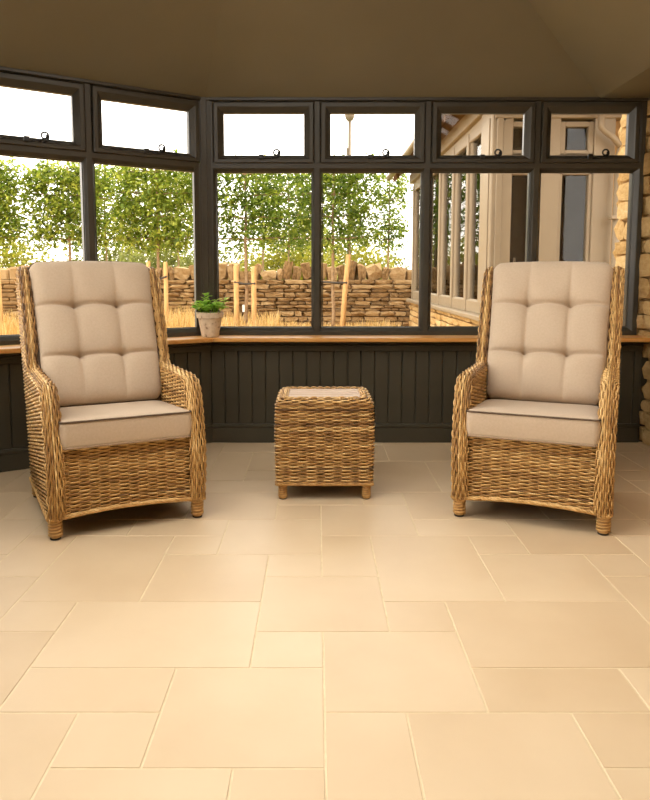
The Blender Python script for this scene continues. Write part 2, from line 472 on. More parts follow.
# ---------------------------------------------------------------- dwarf walls with boarded dado
def dwarf_wall(name, base_name, loc, rz, length, x_in0, x_in1, label, blabel, boards=True):
    """local x along the wall, room on the -y side, y = 0 at the window frames"""
    w = MB(); w.box(x_in0 - .05, length + .04, -.085, .16, -.1, SILL - .035)
    root = w.build(name, 'paint'); root.location = (loc[0], loc[1], 0); root.rotation_euler = (0, 0, rz)
    tag(root, label, kind='structure')
    if boards:
        pitch = 0.0868
        bm_ = MB(); bm_.box(.0012, pitch - .0012, -.100, -.084, .110, .592, bev=.0045)
        me = bm_.mesh('board', 'paint')
        x = x_in0
        while x < x_in1 - .02:
            o = link('board', me, root); o.location = (x, 0, 0)
            if x + pitch > x_in1: o.scale = ((x_in1 - x) / pitch, 1, 1)
            x += pitch
    d = MB()
    for (z0, z1, y) in ((.590, .618, -.112), (.618, .630, -.121), (.630, .647, -.106)):
        d.box(x_in0 - .0, x_in1, y, -.06, z0, z1, bev=.003)
    d.build('dado_moulding', 'paint', root)
    d = MB()
    d.box(x_in0, x_in1, -.118, -.06, .096, .122, bev=.006)
    d.build('lower_rail', 'paint', root)
    b = MB(); b.box(x_in0, x_in1, -.112, -.06, 0, .097, bev=.003)
    b.box(x_in0, x_in1, -.108, -.06, .088, .10, bev=.002)
    bo = b.build(base_name, 'paint'); bo.location = (loc[0], loc[1], 0); bo.rotation_euler = (0, 0, rz)
    tag(bo, blabel, kind='structure')
    return root
mit = math.tan(BAY / 2)
dwarf_wall('wall_back', 'baseboard_back', (CX, WY), 0, RX - CX, .10 * mit, RX - CX - .02, 'dark painted boarded dado wall under the back windows', 'dark painted skirting along the back dado')
dwarf_wall('wall_left', 'baseboard_left', P0, BAY, BAYL, .10 * math.tan(R(28)), BAYL - .10 * mit, 'dark painted boarded dado wall under the angled bay windows', 'dark painted skirting along the angled bay')
SIDE_L = P0[1] - REAR
dwarf_wall('wall_side', 'baseboard_side', (P0[0], REAR), R(90), SIDE_L, 0, SIDE_L - .06, 'dark painted low wall along the side windows', 'dark painted skirting along the side wall', boards=False)

# oak sill, mitred at the corner
def sill_board(poly, parent, name='sill_board'):
    b = MB()
    # rounded nose: three layers
    n = len(poly)
    b.prism(poly, SILL - .027, SILL)
    o = b.build(name, 'oak', parent)
    md = o.modifiers.new('bevel', 'BEVEL'); md.width = .007; md.segments = 3; md.limit_method = 'ANGLE'
    return o
sill = tag(empty('trim_1', (CX, WY, SILL - .03)), 'oiled oak window sill boards running along the windows', kind='structure')
D = .205
def sp(pts): return [(x - CX, y - WY) for x, y in pts]
o = sill_board(sp([(CX + D * mit, WY - D), (RX - .005, WY - D), (RX - .005, WY + .0), (CX, WY + .0)]), sill); o.location.z = -(SILL - .03)
o = sill_board(sp([bay(D * .53, -D), bay(BAYL - D * mit, -D), (CX, WY), bay(0, 0)]), sill); o.location.z = -(SILL - .03)

# ---------------------------------------------------------------- windows
def make_window(n, loc, rz, W, stay_x, label, seen=True, right_w=.035):
    root = tag(empty('window_%d' % n, (loc[0], loc[1], SILL), rz), label, kind='structure')
    H = EAVE - SILL; TR = 1.762 - SILL
    fr = MB()
    PF = [(0, .09), (0, 0), (.50, 0), (.62, .004), (.98, .022), (1.0, .026), (1.0, .09)]
    fr.sweep_rect(0, W, 0, TR, .031, right_w, .050, .042, PF)
    PU = [(0, .09), (0, 0), (.45, 0), (.60, .003), (1.0, .016), (1.0, .09)]
    fr.sweep_rect(0, W, TR, H, .035, right_w, .030, .034, PU)
    fr.build('frame', 'frame', root)
    p = MB(); p.box(.030, W - right_w + .005, .046, .052, .045, TR - .037)
    p.build('pane', 'glass', root)
    # rubber glazing line
    g = MB(); g.sweep_rect(.034, W - right_w + .001, .049, TR - .041, .006, .006, .006, .006, [(0, .045), (0, .030), (1, .034), (1, .045)])
    g.build('glazing_bead', 'frame', root)
    ca = MB()
    PS = [(0, .05), (0, -.010), (.06, -.014), (.42, -.014), (.55, -.008), (.92, .012), (1, .016), (1, .05)]
    ca.sweep_rect(.026, W - right_w + .009, TR + .010, H - .024, .060, .060, .050, .062, PS)
    cas = ca.build('casement', 'frame', root)
    p = MB(); p.box(.080, W - right_w - .045, .026, .031, TR + .055, H - .081)
    p.build('pane', 'glass', cas)
    st = MB()
    zs = TR + .046
    st.box(stay_x - .10, stay_x + .0, -.030, -.022, zs - .006, zs + .004, bev=.002)
    st.box(stay_x - .110, stay_x - .080, -.034, -.014, zs - .016, zs + .012, bev=.003)
    st.box(stay_x - .03, stay_x - .012, -.024, -.010, zs - .012, zs + .002, bev=.002)
    pts = []
    for i in range(30):
        a = -math.pi / 2 + i / 29 * 2 * math.pi * 1.35
        r_ = .025 - .014 * i / 29
        pts.append((stay_x + r_ * math.cos(a), -.026, zs + .023 + r_ * math.sin(a)))
    st.tube(pts, .0052, n=6)
    st.build('window_stay', 'iron', cas, smooth=False)
    return root
bw = [CX, 0.004, 0.702, 1.392, RX - .018]
wl = ['bay window pane at the far edge of the angled wall behind the armchair with dark piping', 'window of the angled bay beside the corner post with the potted herb',
      'back window next to the corner post showing the staked tree', 'back window showing the leaning stake and the lamp post',
      'back window showing the pale timber bay of the house', 'back window beside the indoor stone wall showing the drainpipe']
half = BAYL / 2
make_window(1, bay(0.025, 0), BAY, .705, .455, wl[0], right_w=.031)
make_window(2, bay(0.73, 0), BAY, .71, .43, wl[1], right_w=.031)
for i in range(4):
    W = bw[i + 1] - bw[i]
    x0 = bw[i] + (.03 if i == 0 else 0)
    make_window(3 + i, (x0, WY), 0, bw[i + 1] - x0, (.42, .43, .435, .42)[i], wl[2 + i], right_w=.055 if i == 3 else .031)
# posts: corner post and the other end of the bay
tp = MB()
ang = BAY / 2
tp.prism([(CX - .040, WY - .026), (CX + .036, WY - .004), (CX + .034, WY + .10), (CX - .07, WY + .10), (CX - .036 - .03, WY - .045)], SILL, EAVE)
tp.prism([(CX - .020, WY - .032), (CX + .012, WY - .022), (CX + .012, WY + .02), (CX - .03, WY + .02)], SILL, EAVE)
post = tag(tp.build('trim_2', 'frame'), 'dark corner post between the angled bay and the back windows', kind='structure')
tp = MB(); tp.prism([bay(.03, -.02), bay(.03, .10), bay(-.08, .10), bay(-.08, .0), bay(-.02, -.05)], SILL, EAVE)
tag(tp.build('trim_3', 'frame'), 'dark corner post at the outer end of the angled bay', kind='structure')
# glazing line of the side wall beyond the frame and the open end behind the camera: posts, rails and panes
side = tag(empty('window_7', (P0[0], REAR, SILL), R(90)), 'row of side windows along the conservatory', kind='structure')
nb = 8
for k in range(nb):
    x0 = SIDE_L * k / nb; x1 = SIDE_L * (k + 1) / nb
    b = MB(); b.sweep_rect(x0, x1, 0, EAVE - SILL, .035, .035, .05, .09, [(0, .09), (0, 0), (.6, 0), (1, .02), (1, .09)])
    b.box(x0 + .03, x1 - .03, .0, .09, 1.762 - SILL - .03, 1.762 - SILL + .03)
    b.build('frame', 'frame', side)
    b = MB(); b.box(x0 + .03, x1 - .03, .046, .052, .045, EAVE - SILL - .08)
    b.build('pane', 'glass', side)
rw = MB(); rw.box(P0[0] - .1, RX + .1, REAR - .25, REAR, -.1, 3.3)
wall_rear = tag(rw.build('wall_rear', 'plaster'), 'plain pale plastered house wall behind the viewer', kind='structure')

# ---------------------------------------------------------------- stones
def stone_variants(mat, count, seed, rough_=.16):
    out = []
    rs = random.Random(seed)
    for _ in range(count):
        # unit stone: 3x3 front-like cage on a cube, corners pulled in, jittered
        vs_ = []; idx = {}
        g = (-1, 0, 1)
        for i in g:
            for j in g:
                for k in g:
                    if i == j == k == 0: continue
                    s = abs(i) + abs(j) + abs(k)
                    m_ = {1: 1.02, 2: .95, 3: .86}[s]
                    idx[(i, j, k)] = len(vs_)
                    vs_.append(tuple(.5 * c * m_ + rs.uniform(-rough_, rough_) * .35 for c in (i, j, k)))
        F = []
        for ax in range(3):
            for sgn in (-1, 1):
                for a in (-1, 0):
                    for b_ in (-1, 0):
                        q = []
                        for (da, db) in ((0, 0), (1, 0), (1, 1), (0, 1)):
                            c = [0, 0, 0]; c[ax] = sgn; c[(ax + 1) % 3] = a + da; c[(ax + 2) % 3] = b_ + db
                            q.append(idx[tuple(c)])
                        F.append(q if sgn > 0 else q[::-1])
        b = MB(); b.add(vs_, F)
        out.append(b.mesh('stone', mat))
    return out

# indoor stone wall (house wall) along the right
srnd = random.Random(11)
wr = MB(); wr.box(RX + .025, RX + .45, REAR, 5.05, -.1, EAVE + 1.2)
wall_right = tag(wr.build('wall_right', 'mortar'), 'honey coloured rubble stone house wall beside the windows', kind='structure')
hv = stone_variants('honey_stone', 8, 5)
z = 0.0; n_st = 0
stones = []
while z < 2.62:
    hgt = srnd.uniform(.075, .15)
    if EAVE - .02 < z + hgt < EAVE + .06: hgt = max(.05, EAVE - .005 - z)
    y = 5.06 - srnd.uniform(0, .02)
    y_end = 3.0 if z < EAVE - .02 else 4.72
    while y > y_end:
        L = srnd.uniform(.13, .34)
        if z >= EAVE - .02 and y - L < 4.72: break
        stones.append((y - L, y, z, z + hgt)); y -= L
    z += hgt
for (y0, y1, z0, z1) in stones[:300]:
    o = link('stone', srnd.choice(hv), wall_right)
    ex = srnd.uniform(.0, .018)
    o.location = (RX + .045 - ex, (y0 + y1) / 2, (z0 + z1) / 2)
    o.scale = (.10, (y1 - y0) * 1.0 - .006, (z1 - z0) - .006)
# stones where the low wall meets the house wall, the corner of the wall outdoors
for k in range(16):
    z0 = .0 + k * .165
    o = link('stone', srnd.choice(hv), wall_right)
    L = .42 if k % 2 else .26
    o.location = (RX + .01 + L / 2, 5.07, z0 + .08); o.scale = (L, .10, .15)

# ---------------------------------------------------------------- woven cane
def weave(mb, S_fn, rows, pitch, rb, rn, amp, seed, step=None):
    """rows: list of (b, a0, a1); S_fn(a array, b) -> points (n,3), normals (n,3), across (n,3).  Each strand passes over and under stakes."""
    rg = np.random.default_rng(seed)
    st = step or pitch / 5
    for k, (b, a0, a1) in enumerate(rows):
        if a1 - a0 < .012: continue
        n = max(3, int((a1 - a0) / st) + 1)
        a = np.linspace(a0, a1, n)
        P, N, C = S_fn(a, b)
        ph = (k % 2) * math.pi
        w = np.sin(math.pi * a / pitch + ph)
        w = np.sign(w) * np.abs(w) ** .7
        off = amp * w + rg.normal(0, .0004, n)
        jit = rg.normal(0, .0005, n)
        Q = P + N * off[:, None] + C * jit[:, None]
        base = float(np.clip(rg.normal(.56, .10), .05, .95))
        col = np.clip(base + np.cumsum(rg.normal(0, .022, n)), .02, .98)
        if abs(base - .5) < 1e-6: col += .01
        ring = np.stack([Q + N * rn, Q + C * rb, Q - N * rn, Q - C * rb], 1).reshape(-1, 3)
        o = len(mb.v)
        mb.v.extend(map(tuple, ring.tolist()))
        mb.a.extend(np.repeat(col, 4).tolist())
        i = np.arange(n - 1)[:, None] * 4
        kk = np.arange(4)[None, :]
        q = np.stack([i + kk, i + (kk + 1) % 4, i + 4 + (kk + 1) % 4, i + 4 + kk], -1).reshape(-1, 4) + o
        mb.f.extend(map(tuple, q.tolist()))
        mb.f.append((o, o + 1, o + 2, o + 3)); e = o + (n - 1) * 4
        mb.f.append((e + 3, e + 2, e + 1, e))

def rope(mb, path, r, seed, turns_per_m=22, strands=3, closed=False):
    """twisted cane rim"""
    rg = random.Random(seed)
    pts = [Vector(p) for p in path]
    # resample
    out = []; dist = 0
    seg = []
    for i in range(len(pts) - 1):
        L = (pts[i + 1] - pts[i]).length; n = max(1, int(L / .007))
        for k in range(n):
            seg.append((pts[i].lerp(pts[i + 1], k / n), dist + L * k / n, (pts[i + 1] - pts[i]).normalized()))
        dist += L
    seg.append((pts[-1], dist, (pts[-1] - pts[-2]).normalized()))
    for s in range(strands):
        p2 = []
        for (p, d, T) in seg:
            up = Vector((0, 0, 1)) if abs(T.z) < .8 else Vector((1, 0, 0))
            N = (up - up.dot(T) * T).normalized(); B = T.cross(N)
            a = d * turns_per_m * 2 * math.pi + s * 2 * math.pi / strands
            p2.append(p + N * math.cos(a) * r * .55 + B * math.sin(a) * r * .55)
        mb.tube(p2, r * .62, n=5, val=rg.uniform(.35, .8))

def interp(pts, n_per=6):
    """Catmull-Rom through 2d points"""
    out = []
    P = [pts[0]] + list(pts) + [pts[-1]]
    for i in range(1, len(P) - 2):
        p0, p1, p2, p3 = [np.array(q, float) for q in P[i - 1:i + 3]]
        for k in range(n_per):
            t = k / n_per
            out.append(.5 * ((2 * p1) + (-p0 + p2) * t + (2 * p0 - 5 * p1 + 4 * p2 - p3) * t * t + (-p0 + 3 * p1 - 3 * p2 + p3) * t ** 3))
    out.append(np.array(pts[-1], float))
    return np.array(out)

FRONT = interp([(.004, .088), (-.006, .16), (-.012, .24), (-.010, .32), (.004, .40), (.022, .48), (.042, .54), (.066, .582), (.098, .602), (.15, .608), (.28, .610), (.40, .612), (.51, .616), (.560, .645), (.588, .74), (.632, .84), (.680, .95), (.712, 1.02), (.734, 1.056), (.766, 1.080), (.808, 1.086), (.85, 1.076)])
BACK = interp([(.85, 1.076), (.895, 1.045), (.902, 1.0), (.86, .85), (.80, .68), (.735, .5), (.695, .3), (.684, .088)])
def v_front(z):
    # arm part below, wing part above .645
    k = int(np.argmax(FRONT[:, 1] > .6165))
    if z < .6155:
        m_ = FRONT[:k]; j = int(np.argmax(m_[:, 1] >= .6145)); m_ = m_[:j + 1] if j > 0 else m_
        return float(np.interp(z, m_[:, 1], m_[:, 0]))
    m_ = FRONT[k:]; j = int(np.argmax(m_[:, 1])); m_ = m_[:j + 1]
    return float(np.interp(z, m_[:, 1], m_[:, 0]))
def v_back(z):
    m_ = BACK[::-1]; j = int(np.argmax(m_[:, 1])); m_ = m_[:j + 1]
    return float(np.interp(z, m_[:, 1], m_[:, 0]))
def u_out(v, z):
    z = np.asarray(z, float); v = np.asarray(v, float)
    return .322 + .006 * np.clip((z - .1) / .5, 0, 1) ** 1.2 + .004 * np.clip((z - .62) / .4, 0, 1)
def u_in(v, z):
    z = np.asarray(z, float); v = np.asarray(v, float)
    wing = np.clip((z - .60) / .06, 0, 1)
    vf = np.array([v_front(float(q)) for q in np.atleast_1d(z)]).reshape(z.shape) if z.ndim else v_front(float(z))
    return u_out(v, z) - .058 + .010 * wing - wing * .30 * np.clip(v - vf, 0, .16)

def make_chair():
    root = empty('wicker_armchair')
    for s in (-1, 1):
        # solid core of the side, following the profile
        poly = np.vstack([FRONT[::3], BACK[::3]])
        ctr = np.array([.38, .45])
        core = MB()
        pin = [(p[0] + (.006 if p[0] < .5 and p[1] < 1.05 else 0), p[1] - (.006 if p[1] > .6 else 0)) for p in poly]
        n = len(pin)
        vs_ = [(s * (float(u_out(*p)) - .010), p[0], p[1]) for p in pin] + [(s * (float(u_out(*p)) - .040), p[0], p[1]) for p in pin]
        core.add(vs_, [tuple(range(n)), tuple(range(2 * n - 1, n - 1, -1))] + [(i, (i + 1) % n, n + (i + 1) % n, n + i) for i in range(n)])
        core.build('side_core', 'cane_core', root)
        # outer weave
        w = MB()
        rows = []
        z = .098
        while z < 1.078:
            rows.append((z, v_front(z) + .004, v_back(z) - .002)); z += .0082
        def So(a, b):
            P = np.stack([s * u_out(a, np.full_like(a, b)), a, np.full_like(a, b)], 1)
            N = np.tile([s, 0, 0], (len(a), 1)).astype(float); C = np.tile([0, 0, 1.], (len(a), 1)); return P, N, C
        weave(w, So, rows, .042, .0039, .0034, .0052, 21 + s)
        w.build('outer_weave', 'cane', root, smooth=True, fixn=False)
        w = MB()
        rows = []
        z = .36
        while z < 1.070:
            rows.append((z, v_front(z) + .006, min(v_back(z) - .05, v_front(z) + (.50 if z < .64 else .17)))); z += .0082
        def Si(a, b):
            P = np.stack([s * u_in(a, np.full_like(a, b)), a, np.full_like(a, b)], 1)
            N = np.tile([-s, 0, 0], (len(a), 1)).astype(float); C = np.tile([0, 0, 1.], (len(a), 1)); return P, N, C
        weave(w, Si, rows, .042, .0039, .0034, .0052, 41 + s)
        w.build('inner_weave', 'cane', root, smooth=True, fixn=False)
        # lengthwise band over arm front, arm top and wing edge
        path = np.vstack([FRONT, BACK[1:10]])
        seg = np.hypot(*np.diff(path, axis=0).T); cum = np.concatenate([[0], np.cumsum(seg)])
        tan = np.gradient(path, axis=0); tan /= np.linalg.norm(tan, axis=1)[:, None]
        nor = np.stack([-tan[:, 1], tan[:, 0]], 1)                     # outward from the profile (left of travel: forward/up)
        def Sb(a, b):
            v = np.interp(a, cum, path[:, 0]); z = np.interp(a, cum, path[:, 1])
            nv = np.interp(a, cum, nor[:, 0]); nz = np.interp(a, cum, nor[:, 1])
            L = np.hypot(nv, nz); nv /= L; nz /= L
            uo, ui = u_out(v, z) + .002, u_in(v, z) - .002
            # keep inner edge simple on the band
            ui = uo - .064 + .012 * np.clip((z - .60) / .06, 0, 1)
            mid, half_ = (uo + ui) / 2, (uo - ui) / 2
            cu, su = math.cos(b), math.sin(b)
            bul = .020
            P = np.stack([s * (mid + half_ * cu), v + nv * bul * su, z + nz * bul * su], 1)
            N = np.stack([s * cu * .55 * np.ones_like(v), nv * su, nz * su], 1)
            N[:, 0] += 1e-6; N /= np.linalg.norm(N, axis=1)[:, None]
            Tn = np.stack([np.zeros_like(v), np.interp(a, cum, tan[:, 0]), np.interp(a, cum, tan[:, 1])], 1)
            C = np.cross(N, Tn); C /= np.linalg.norm(C, axis=1)[:, None]
            return P, N, C
        w = MB()
        weave(w, Sb, [(R(q), 0.0, float(cum[-1])) for q in np.linspace(4, 176, 11)], .034, .0046, .0034, .0046, 61 + s)
        w.build('edge_band', 'cane', root, smooth=True, fixn=False)
        # stem filling under the band
        t = MB()
        idx = list(range(0, len(path), 2))
        t.tube([(s * (float(u_out(*path[i])) - .030), path[i][0] - nor[i][0] * .004, path[i][1] - nor[i][1] * .004) for i in idx], .021, n=8)
        t.build('edge_core', 'cane_core', root, smooth=True)
    # front apron with arched foot
    zb = lambda u: .096 + .016 * (1 - (np.asarray(u) / .28) ** 2)
    w = MB()
    nrow = 34
    def Sf(a, b):
        z = zb(a) + (.372 - zb(a)) * b
        P = np.stack([a, .006 + .0 * a, z], 1)
        return P, np.tile([0, -1., 0], (len(a), 1)), np.tile([0, 0, 1.], (len(a), 1))
    weave(w, Sf, [(k / nrow, -.276, .276) for k in range(nrow + 1)], .040, .0040, .0034, .0054, 81)
    w.build('front_weave', 'cane', root, smooth=True, fixn=False)
    c = MB()
    n = 14; us = np.linspace(-.285, .285, n)
    vs_ = [(u, .016, float(zb(u)) - .002) for u in us] + [(u, .016, .372) for u in us] + [(u, .04, float(zb(u)) - .002) for u in us] + [(u, .04, .372) for u in us]
    F = []
    for i in range(n - 1):
        F += [(i, i + 1, n + i + 1, n + i), (2 * n + i + 1, 2 * n + i, 3 * n + i, 3 * n + i + 1), (n + i, n + i + 1, 3 * n + i + 1, 3 * n + i), (i + 1, i, 2 * n + i, 2 * n + i + 1)]
    c.add(vs_, F); c.build('front_core', 'cane_core', root)
    # seat deck
    c = MB(); c.box(-.27, .27, .03, .66, .29, .330); c.build('seat_deck', 'cane_core', root)
    # back: core and outer weave
    zs = np.linspace(.1, 1.06, 16)
    c = MB()
    vs_ = []
    for z in zs:
        vb = v_back(z)
        th = .045
        hw = float(u_out(vb, z)) - .05
        vs_ += [(-hw, vb - th, z), (hw, vb - th, z), (hw, vb - .006, z), (-hw, vb - .006, z)]
    F = [(i * 4 + k, i * 4 + (k + 1) % 4, (i + 1) * 4 + (k + 1) % 4, (i + 1) * 4 + k) for i in range(15) for k in range(4)] + [(0, 1, 2, 3), (63, 62, 61, 60)]
    c.add(vs_, F); c.build('back_core', 'cane_core', root)
    w = MB()
    def Sk(a, b):
        P = np.stack([a, np.full_like(a, v_back(b) - .003), np.full_like(a, b)], 1)
        return P, np.tile([0, 1., 0], (len(a), 1)), np.tile([0, 0, 1.], (len(a), 1))
    weave(w, Sk, [(z, -.315, .315) for z in np.arange(.1, 1.06, .0095)], .044, .005, .003, .003, 91, step=.012)
    w.build('back_weave', 'cane', root, smooth=True, fixn=False)
    t = MB()
    rope(t, [(-.30, v_back(1.05) - .02, 1.066), (.30, v_back(1.05) - .02, 1.066)], .018, 5, turns_per_m=14, strands=4)
    t.build('top_rail', 'cane', root, smooth=True)
    # rims round the bottom
    t = MB()
    us = np.linspace(-.325, .325, 24)
    rope(t, [(u, -.004 if abs(u) < .28 else -.008, float(zb(np.clip(u, -.28, .28))) - .006) for u in us], .0085, 6)
    t.build('front_rim', 'cane', root, smooth=True)
    for s in (-1, 1):
        t = MB(); rope(t, [(s * .325, .0, .090), (s * .325, .35, .092), (s * .325, .69, .088)], .0085, 7 + s)
        t.build('side_rim', 'cane', root, smooth=True)
    # feet
    f = MB()
    prof = []
    for i in range(19):
        z = .006 + i * .005
        prof.append((.0245 + .0022 * math.sin(i * 2.1) - (.006 if i < 1 else 0) - .0028 * (1 - i / 18), z))
    f.lathe(prof, n=16)
    # spiral wrap
    f.tube([(.0255 * math.cos(a), .0255 * math.sin(a), .014 + .078 * a / (2 * math.pi * 6)) for a in np.linspace(0, 2 * math.pi * 6, 110)], .0042, n=5, val=.7)
    fm = f.mesh('foot', 'cane', True)
    cp = MB(); cp.lathe([(.019, 0), (.022, .002), (.022, .008)], n=14)
    cm = cp.mesh('foot_cap', 'rubber')
    for (x, y) in ((-.298, .022), (.298, .022), (-.298, .655), (.298, .655)):
        a = link('foot', fm, root); a.location = (x, y, 0)
        b_ = link('foot_cap', cm, a)
    return root

def cushion_back():
    nu, nv = 120, 150
    hwB, hwT, L = .272, .292, .722
    rows = []
    for side in (1, -1):
        g = []
        for j in range(nv + 1):
            for i in range(nu + 1):
                # cosine spacing keeps the edges round
                a = -math.cos(math.pi * i / nu); b = -math.cos(math.pi * j / nv)
                a = .55 * a + .45 * (2 * i / nu - 1); b = .55 * b + .45 * (2 * j / nv - 1)
                t = (b + 1) / 2
                hw = hwB + (hwT - hwB) * t
                # rounded corners of the outline: pull in where both are near 1
                cr = max(0, abs(a) - .86) / .14; cr2 = max(0, abs(b) - .88) / .12
                pull = 1 - .055 * cr ** 1.5 * cr2 ** 1.5
                # slight bow of the outline between the corners
                bow = 1 - .018 * (1 - abs(b) ** 2)
                x = a * hw * pull * bow
                w = t * L
                w = (w - L / 2) * pull + L / 2 + (.010 * (1 - a * a) * (1 if b > 0 else 0) * abs(b) ** 3)
                e = max(0.0, 1 - abs(a) ** 8) ** .42 * max(0.0, 1 - abs(b) ** 9) ** .42
                if side == 1:
                    d = .020 + .060 * e
                    puff = 0
                    for ci in (-1, 0, 1):
                        for cj in (-1, 0, 1):
                            ax = (a - ci * .68) / .34; bx = (b - cj * .70 + .0) / .36
                            puff = max(puff, max(0, 1 - abs(ax) ** 2.6) * max(0, 1 - abs(bx) ** 2.6))
                    d += .012 * puff ** .6 * e
                    xm, wm = a * .27, b * L / 2
                    for cj in (-.36, .36):
                        ln = math.exp(-((wm - cj * L / 2 * .98) / .0085) ** 2) + .35 * math.exp(-((wm - cj * L / 2 * .98) / .028) ** 2)
                        d -= .020 * ln * e * (.55 + .45 * math.exp(-((abs(a) - .36) / .35) ** 2))
                    for ci in (-.36, .36):
                        ln = math.exp(-((xm - ci * .27) / .010) ** 2) + .4 * math.exp(-((xm - ci * .27) / .03) ** 2)
                        d -= .010 * ln * e * (1 if abs(b) < .36 else .12 + .88 * math.exp(-((abs(b) - .36) / .22) ** 2)) * (.55 + .45 * min(1, abs(b) / .36))
                    for ci in (-.36, .36):
                        for cj in (-.36, .36):
                            q = math.hypot(xm - ci * .27, wm - cj * L / 2 * .98)
                            d -= .020 * math.exp(-(q / .016) ** 2) + .014 * math.exp(-(q / .05) ** 2)
                            # diagonal pull folds
                    d += .0025 * math.sin(9 * a + 5 * b) * e
                else:
                    d = -(.018 + .012 * e)
                g.append((x, d, w))
        rows.append(g)
    n1 = nu + 1
    vs_ = rows[0] + rows[1]
    F = []
    o2 = len(rows[0])
    for j in range(nv):
        for i in range(nu):
            q = (j * n1 + i, j * n1 + i + 1, (j + 1) * n1 + i + 1, (j + 1) * n1 + i)
            F.append(q); F.append(tuple(k + o2 for k in q[::-1]))
    ring = [i for i in range(n1)] + [j * n1 + nu for j in range(1, nv + 1)] + [nv * n1 + i for i in range(nu - 1, -1, -1)] + [j * n1 for j in range(nv - 1, 0, -1)]
    for k in range(len(ring)):
        p, q = ring[k], ring[(k + 1) % len(ring)]
        F.append((p, p + o2, q + o2, q))
    lean = R(25)
    e = Vector((0, math.sin(lean), math.cos(lean))); nrm = Vector((0, -math.cos(lean), math.sin(lean)))
    O = Vector((0, .475, .458))
    tr = lambda p: tuple(O + Vector((1, 0, 0)) * p[0] + e * p[2] + nrm * p[1])
    b = MB(); b.add([tr(p) for p in vs_], F)
    return b, [tr((rows[0][k][0] * 1.004, rows[0][k][1] - .002, rows[0][k][2])) for k in ring[::2]], [tr((rows[1][k][0] * 1.004, rows[1][k][1] + .002, rows[1][k][2])) for k in ring[::2]]

def cushion_seat():
    hw, y0, y1, z0, z1 = .272, -.022, .50, .370, .486
    nu = 40; nvv = 40
    def ring_pt(t, inset, zz):
        # rounded rectangle outline
        pass
    rc = .030
    outline = []
    for (cx_, cy_, a0) in ((hw - rc, y0 + rc, -90), (hw - rc, y1 - rc, 0), (-hw + rc, y1 - rc, 90), (-hw + rc, y0 + rc, 180)):
        for k in range(7):
            a = R(a0 + 90 * k / 6); outline.append((cx_ + rc * math.cos(a), cy_ + rc * math.sin(a)))
    # resample long edges
    dense = []
    for i in range(len(outline)):
        p, q = outline[i], outline[(i + 1) % len(outline)]
        L = math.hypot(q[0] - p[0], q[1] - p[1]); n = max(1, int(L / .03))
        for k in range(n): dense.append((p[0] + (q[0] - p[0]) * k / n, p[1] + (q[1] - p[1]) * k / n))
    cxm, cym = 0, (y0 + y1) / 2
    layers = []
    for (sc, z) in [(.2, z0 + .004), (.7, z0 + .002), (.965, z0), (.992, z0 + .006), (1.0, z0 + .02), (1.006, (z0 + z1) / 2), (1.0, z1 - .02), (.992, z1 - .006), (.965, z1 + .001), (.88, z1 + .006), (.7, z1 + .010), (.45, z1 + .012), (.2, z1 + .013)]:
        layers.append([(cxm + (x - cxm) * sc, cym + (y - cym) * sc, z) for x, y in dense])
    n = len(dense); vs_ = [p for l in layers for p in l]
    F = [(i * n + k, i * n + (k + 1) % n, (i + 1) * n + (k + 1) % n, (i + 1) * n + k) for i in range(len(layers) - 1) for k in range(n)]
    F += [tuple(range(n - 1, -1, -1)), tuple((len(layers) - 1) * n + k for k in range(n))]
    tilt = math.tan(R(3.6))
    dn = lambda p: (p[0], p[1], p[2] - tilt * (p[1] - y0))
    b = MB(); b.add([dn(p) for p in vs_], F)
    top = [(cxm + (x - cxm) * .998, cym + (y - cym) * .998, z1 - .004) for x, y in dense]
    bot = [(cxm + (x - cxm) * .998, cym + (y - cym) * .998, z0 + .006) for x, y in dense]
    return b, [dn(p) for p in top], [dn(p) for p in bot]

chair_a = make_chair()
chair_b = copy_tree(chair_a)
spots = [((-.783, 2.934), 27.1), ((.903, 2.968), -22.8)]
bc, bring, bring2 = cushion_back(); sc_, stop, sbot = cushion_seat()
bc_me = bc.mesh('back_cushion', 'fabric', True); sc_me = sc_.mesh('seat_cushion', 'fabric', True)
def ring_mesh(pts, r, mat):
    b = MB(); b.loop_tube(pts, r, n=6); return b.mesh('piping', mat, True)
pm_b1 = ring_mesh([tuple(Vector(p) + (Vector(p) - Vector((0, .63, .80))).normalized() * .004) for p in bring], .0058, 'piping'); pm_b1l = ring_mesh(bring, .0036, 'piping_light'); pm_b2 = ring_mesh(bring2, .004, 'piping_light')
pm_s1 = ring_mesh(stop, .0040, 'piping'); pm_s2 = ring_mesh(sbot, .0036, 'piping_light')
names = [('woven cane armchair by the angled bay, back cushion edged in dark piping', 'armchair'), ('woven cane armchair nearest the stone wall, in front of the drainpipe window', 'armchair')]
blab = ['buttoned taupe back cushion edged in dark piping, armchair by the angled bay', 'buttoned taupe back cushion with pale edges, armchair nearest the stone wall']
slab = ['taupe box seat cushion on the armchair by the angled bay', 'taupe box seat cushion on the armchair nearest the stone wall']
for i, ch in enumerate((chair_a, chair_b)):
    (x, y), a = spots[i]
    ch.location = (x, y, 0); ch.rotation_euler = (0, 0, R(a))
    tag(ch, names[i][0], names[i][1], 'pair of woven armchairs')
    o = link('back_cushion', bc_me); o.location = (x, y, 0); o.rotation_euler = (0, 0, R(a))
    tag(o, blab[i], 'cushion', 'back cushions of the armchairs')
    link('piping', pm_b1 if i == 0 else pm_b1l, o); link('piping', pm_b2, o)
    o = link('seat_cushion', sc_me); o.location = (x, y, 0); o.rotation_euler = (0, 0, R(a))
    tag(o, slab[i], 'cushion', 'seat cushions of the armchairs')
    link('piping', pm_s1, o); link('piping', pm_s2, o)

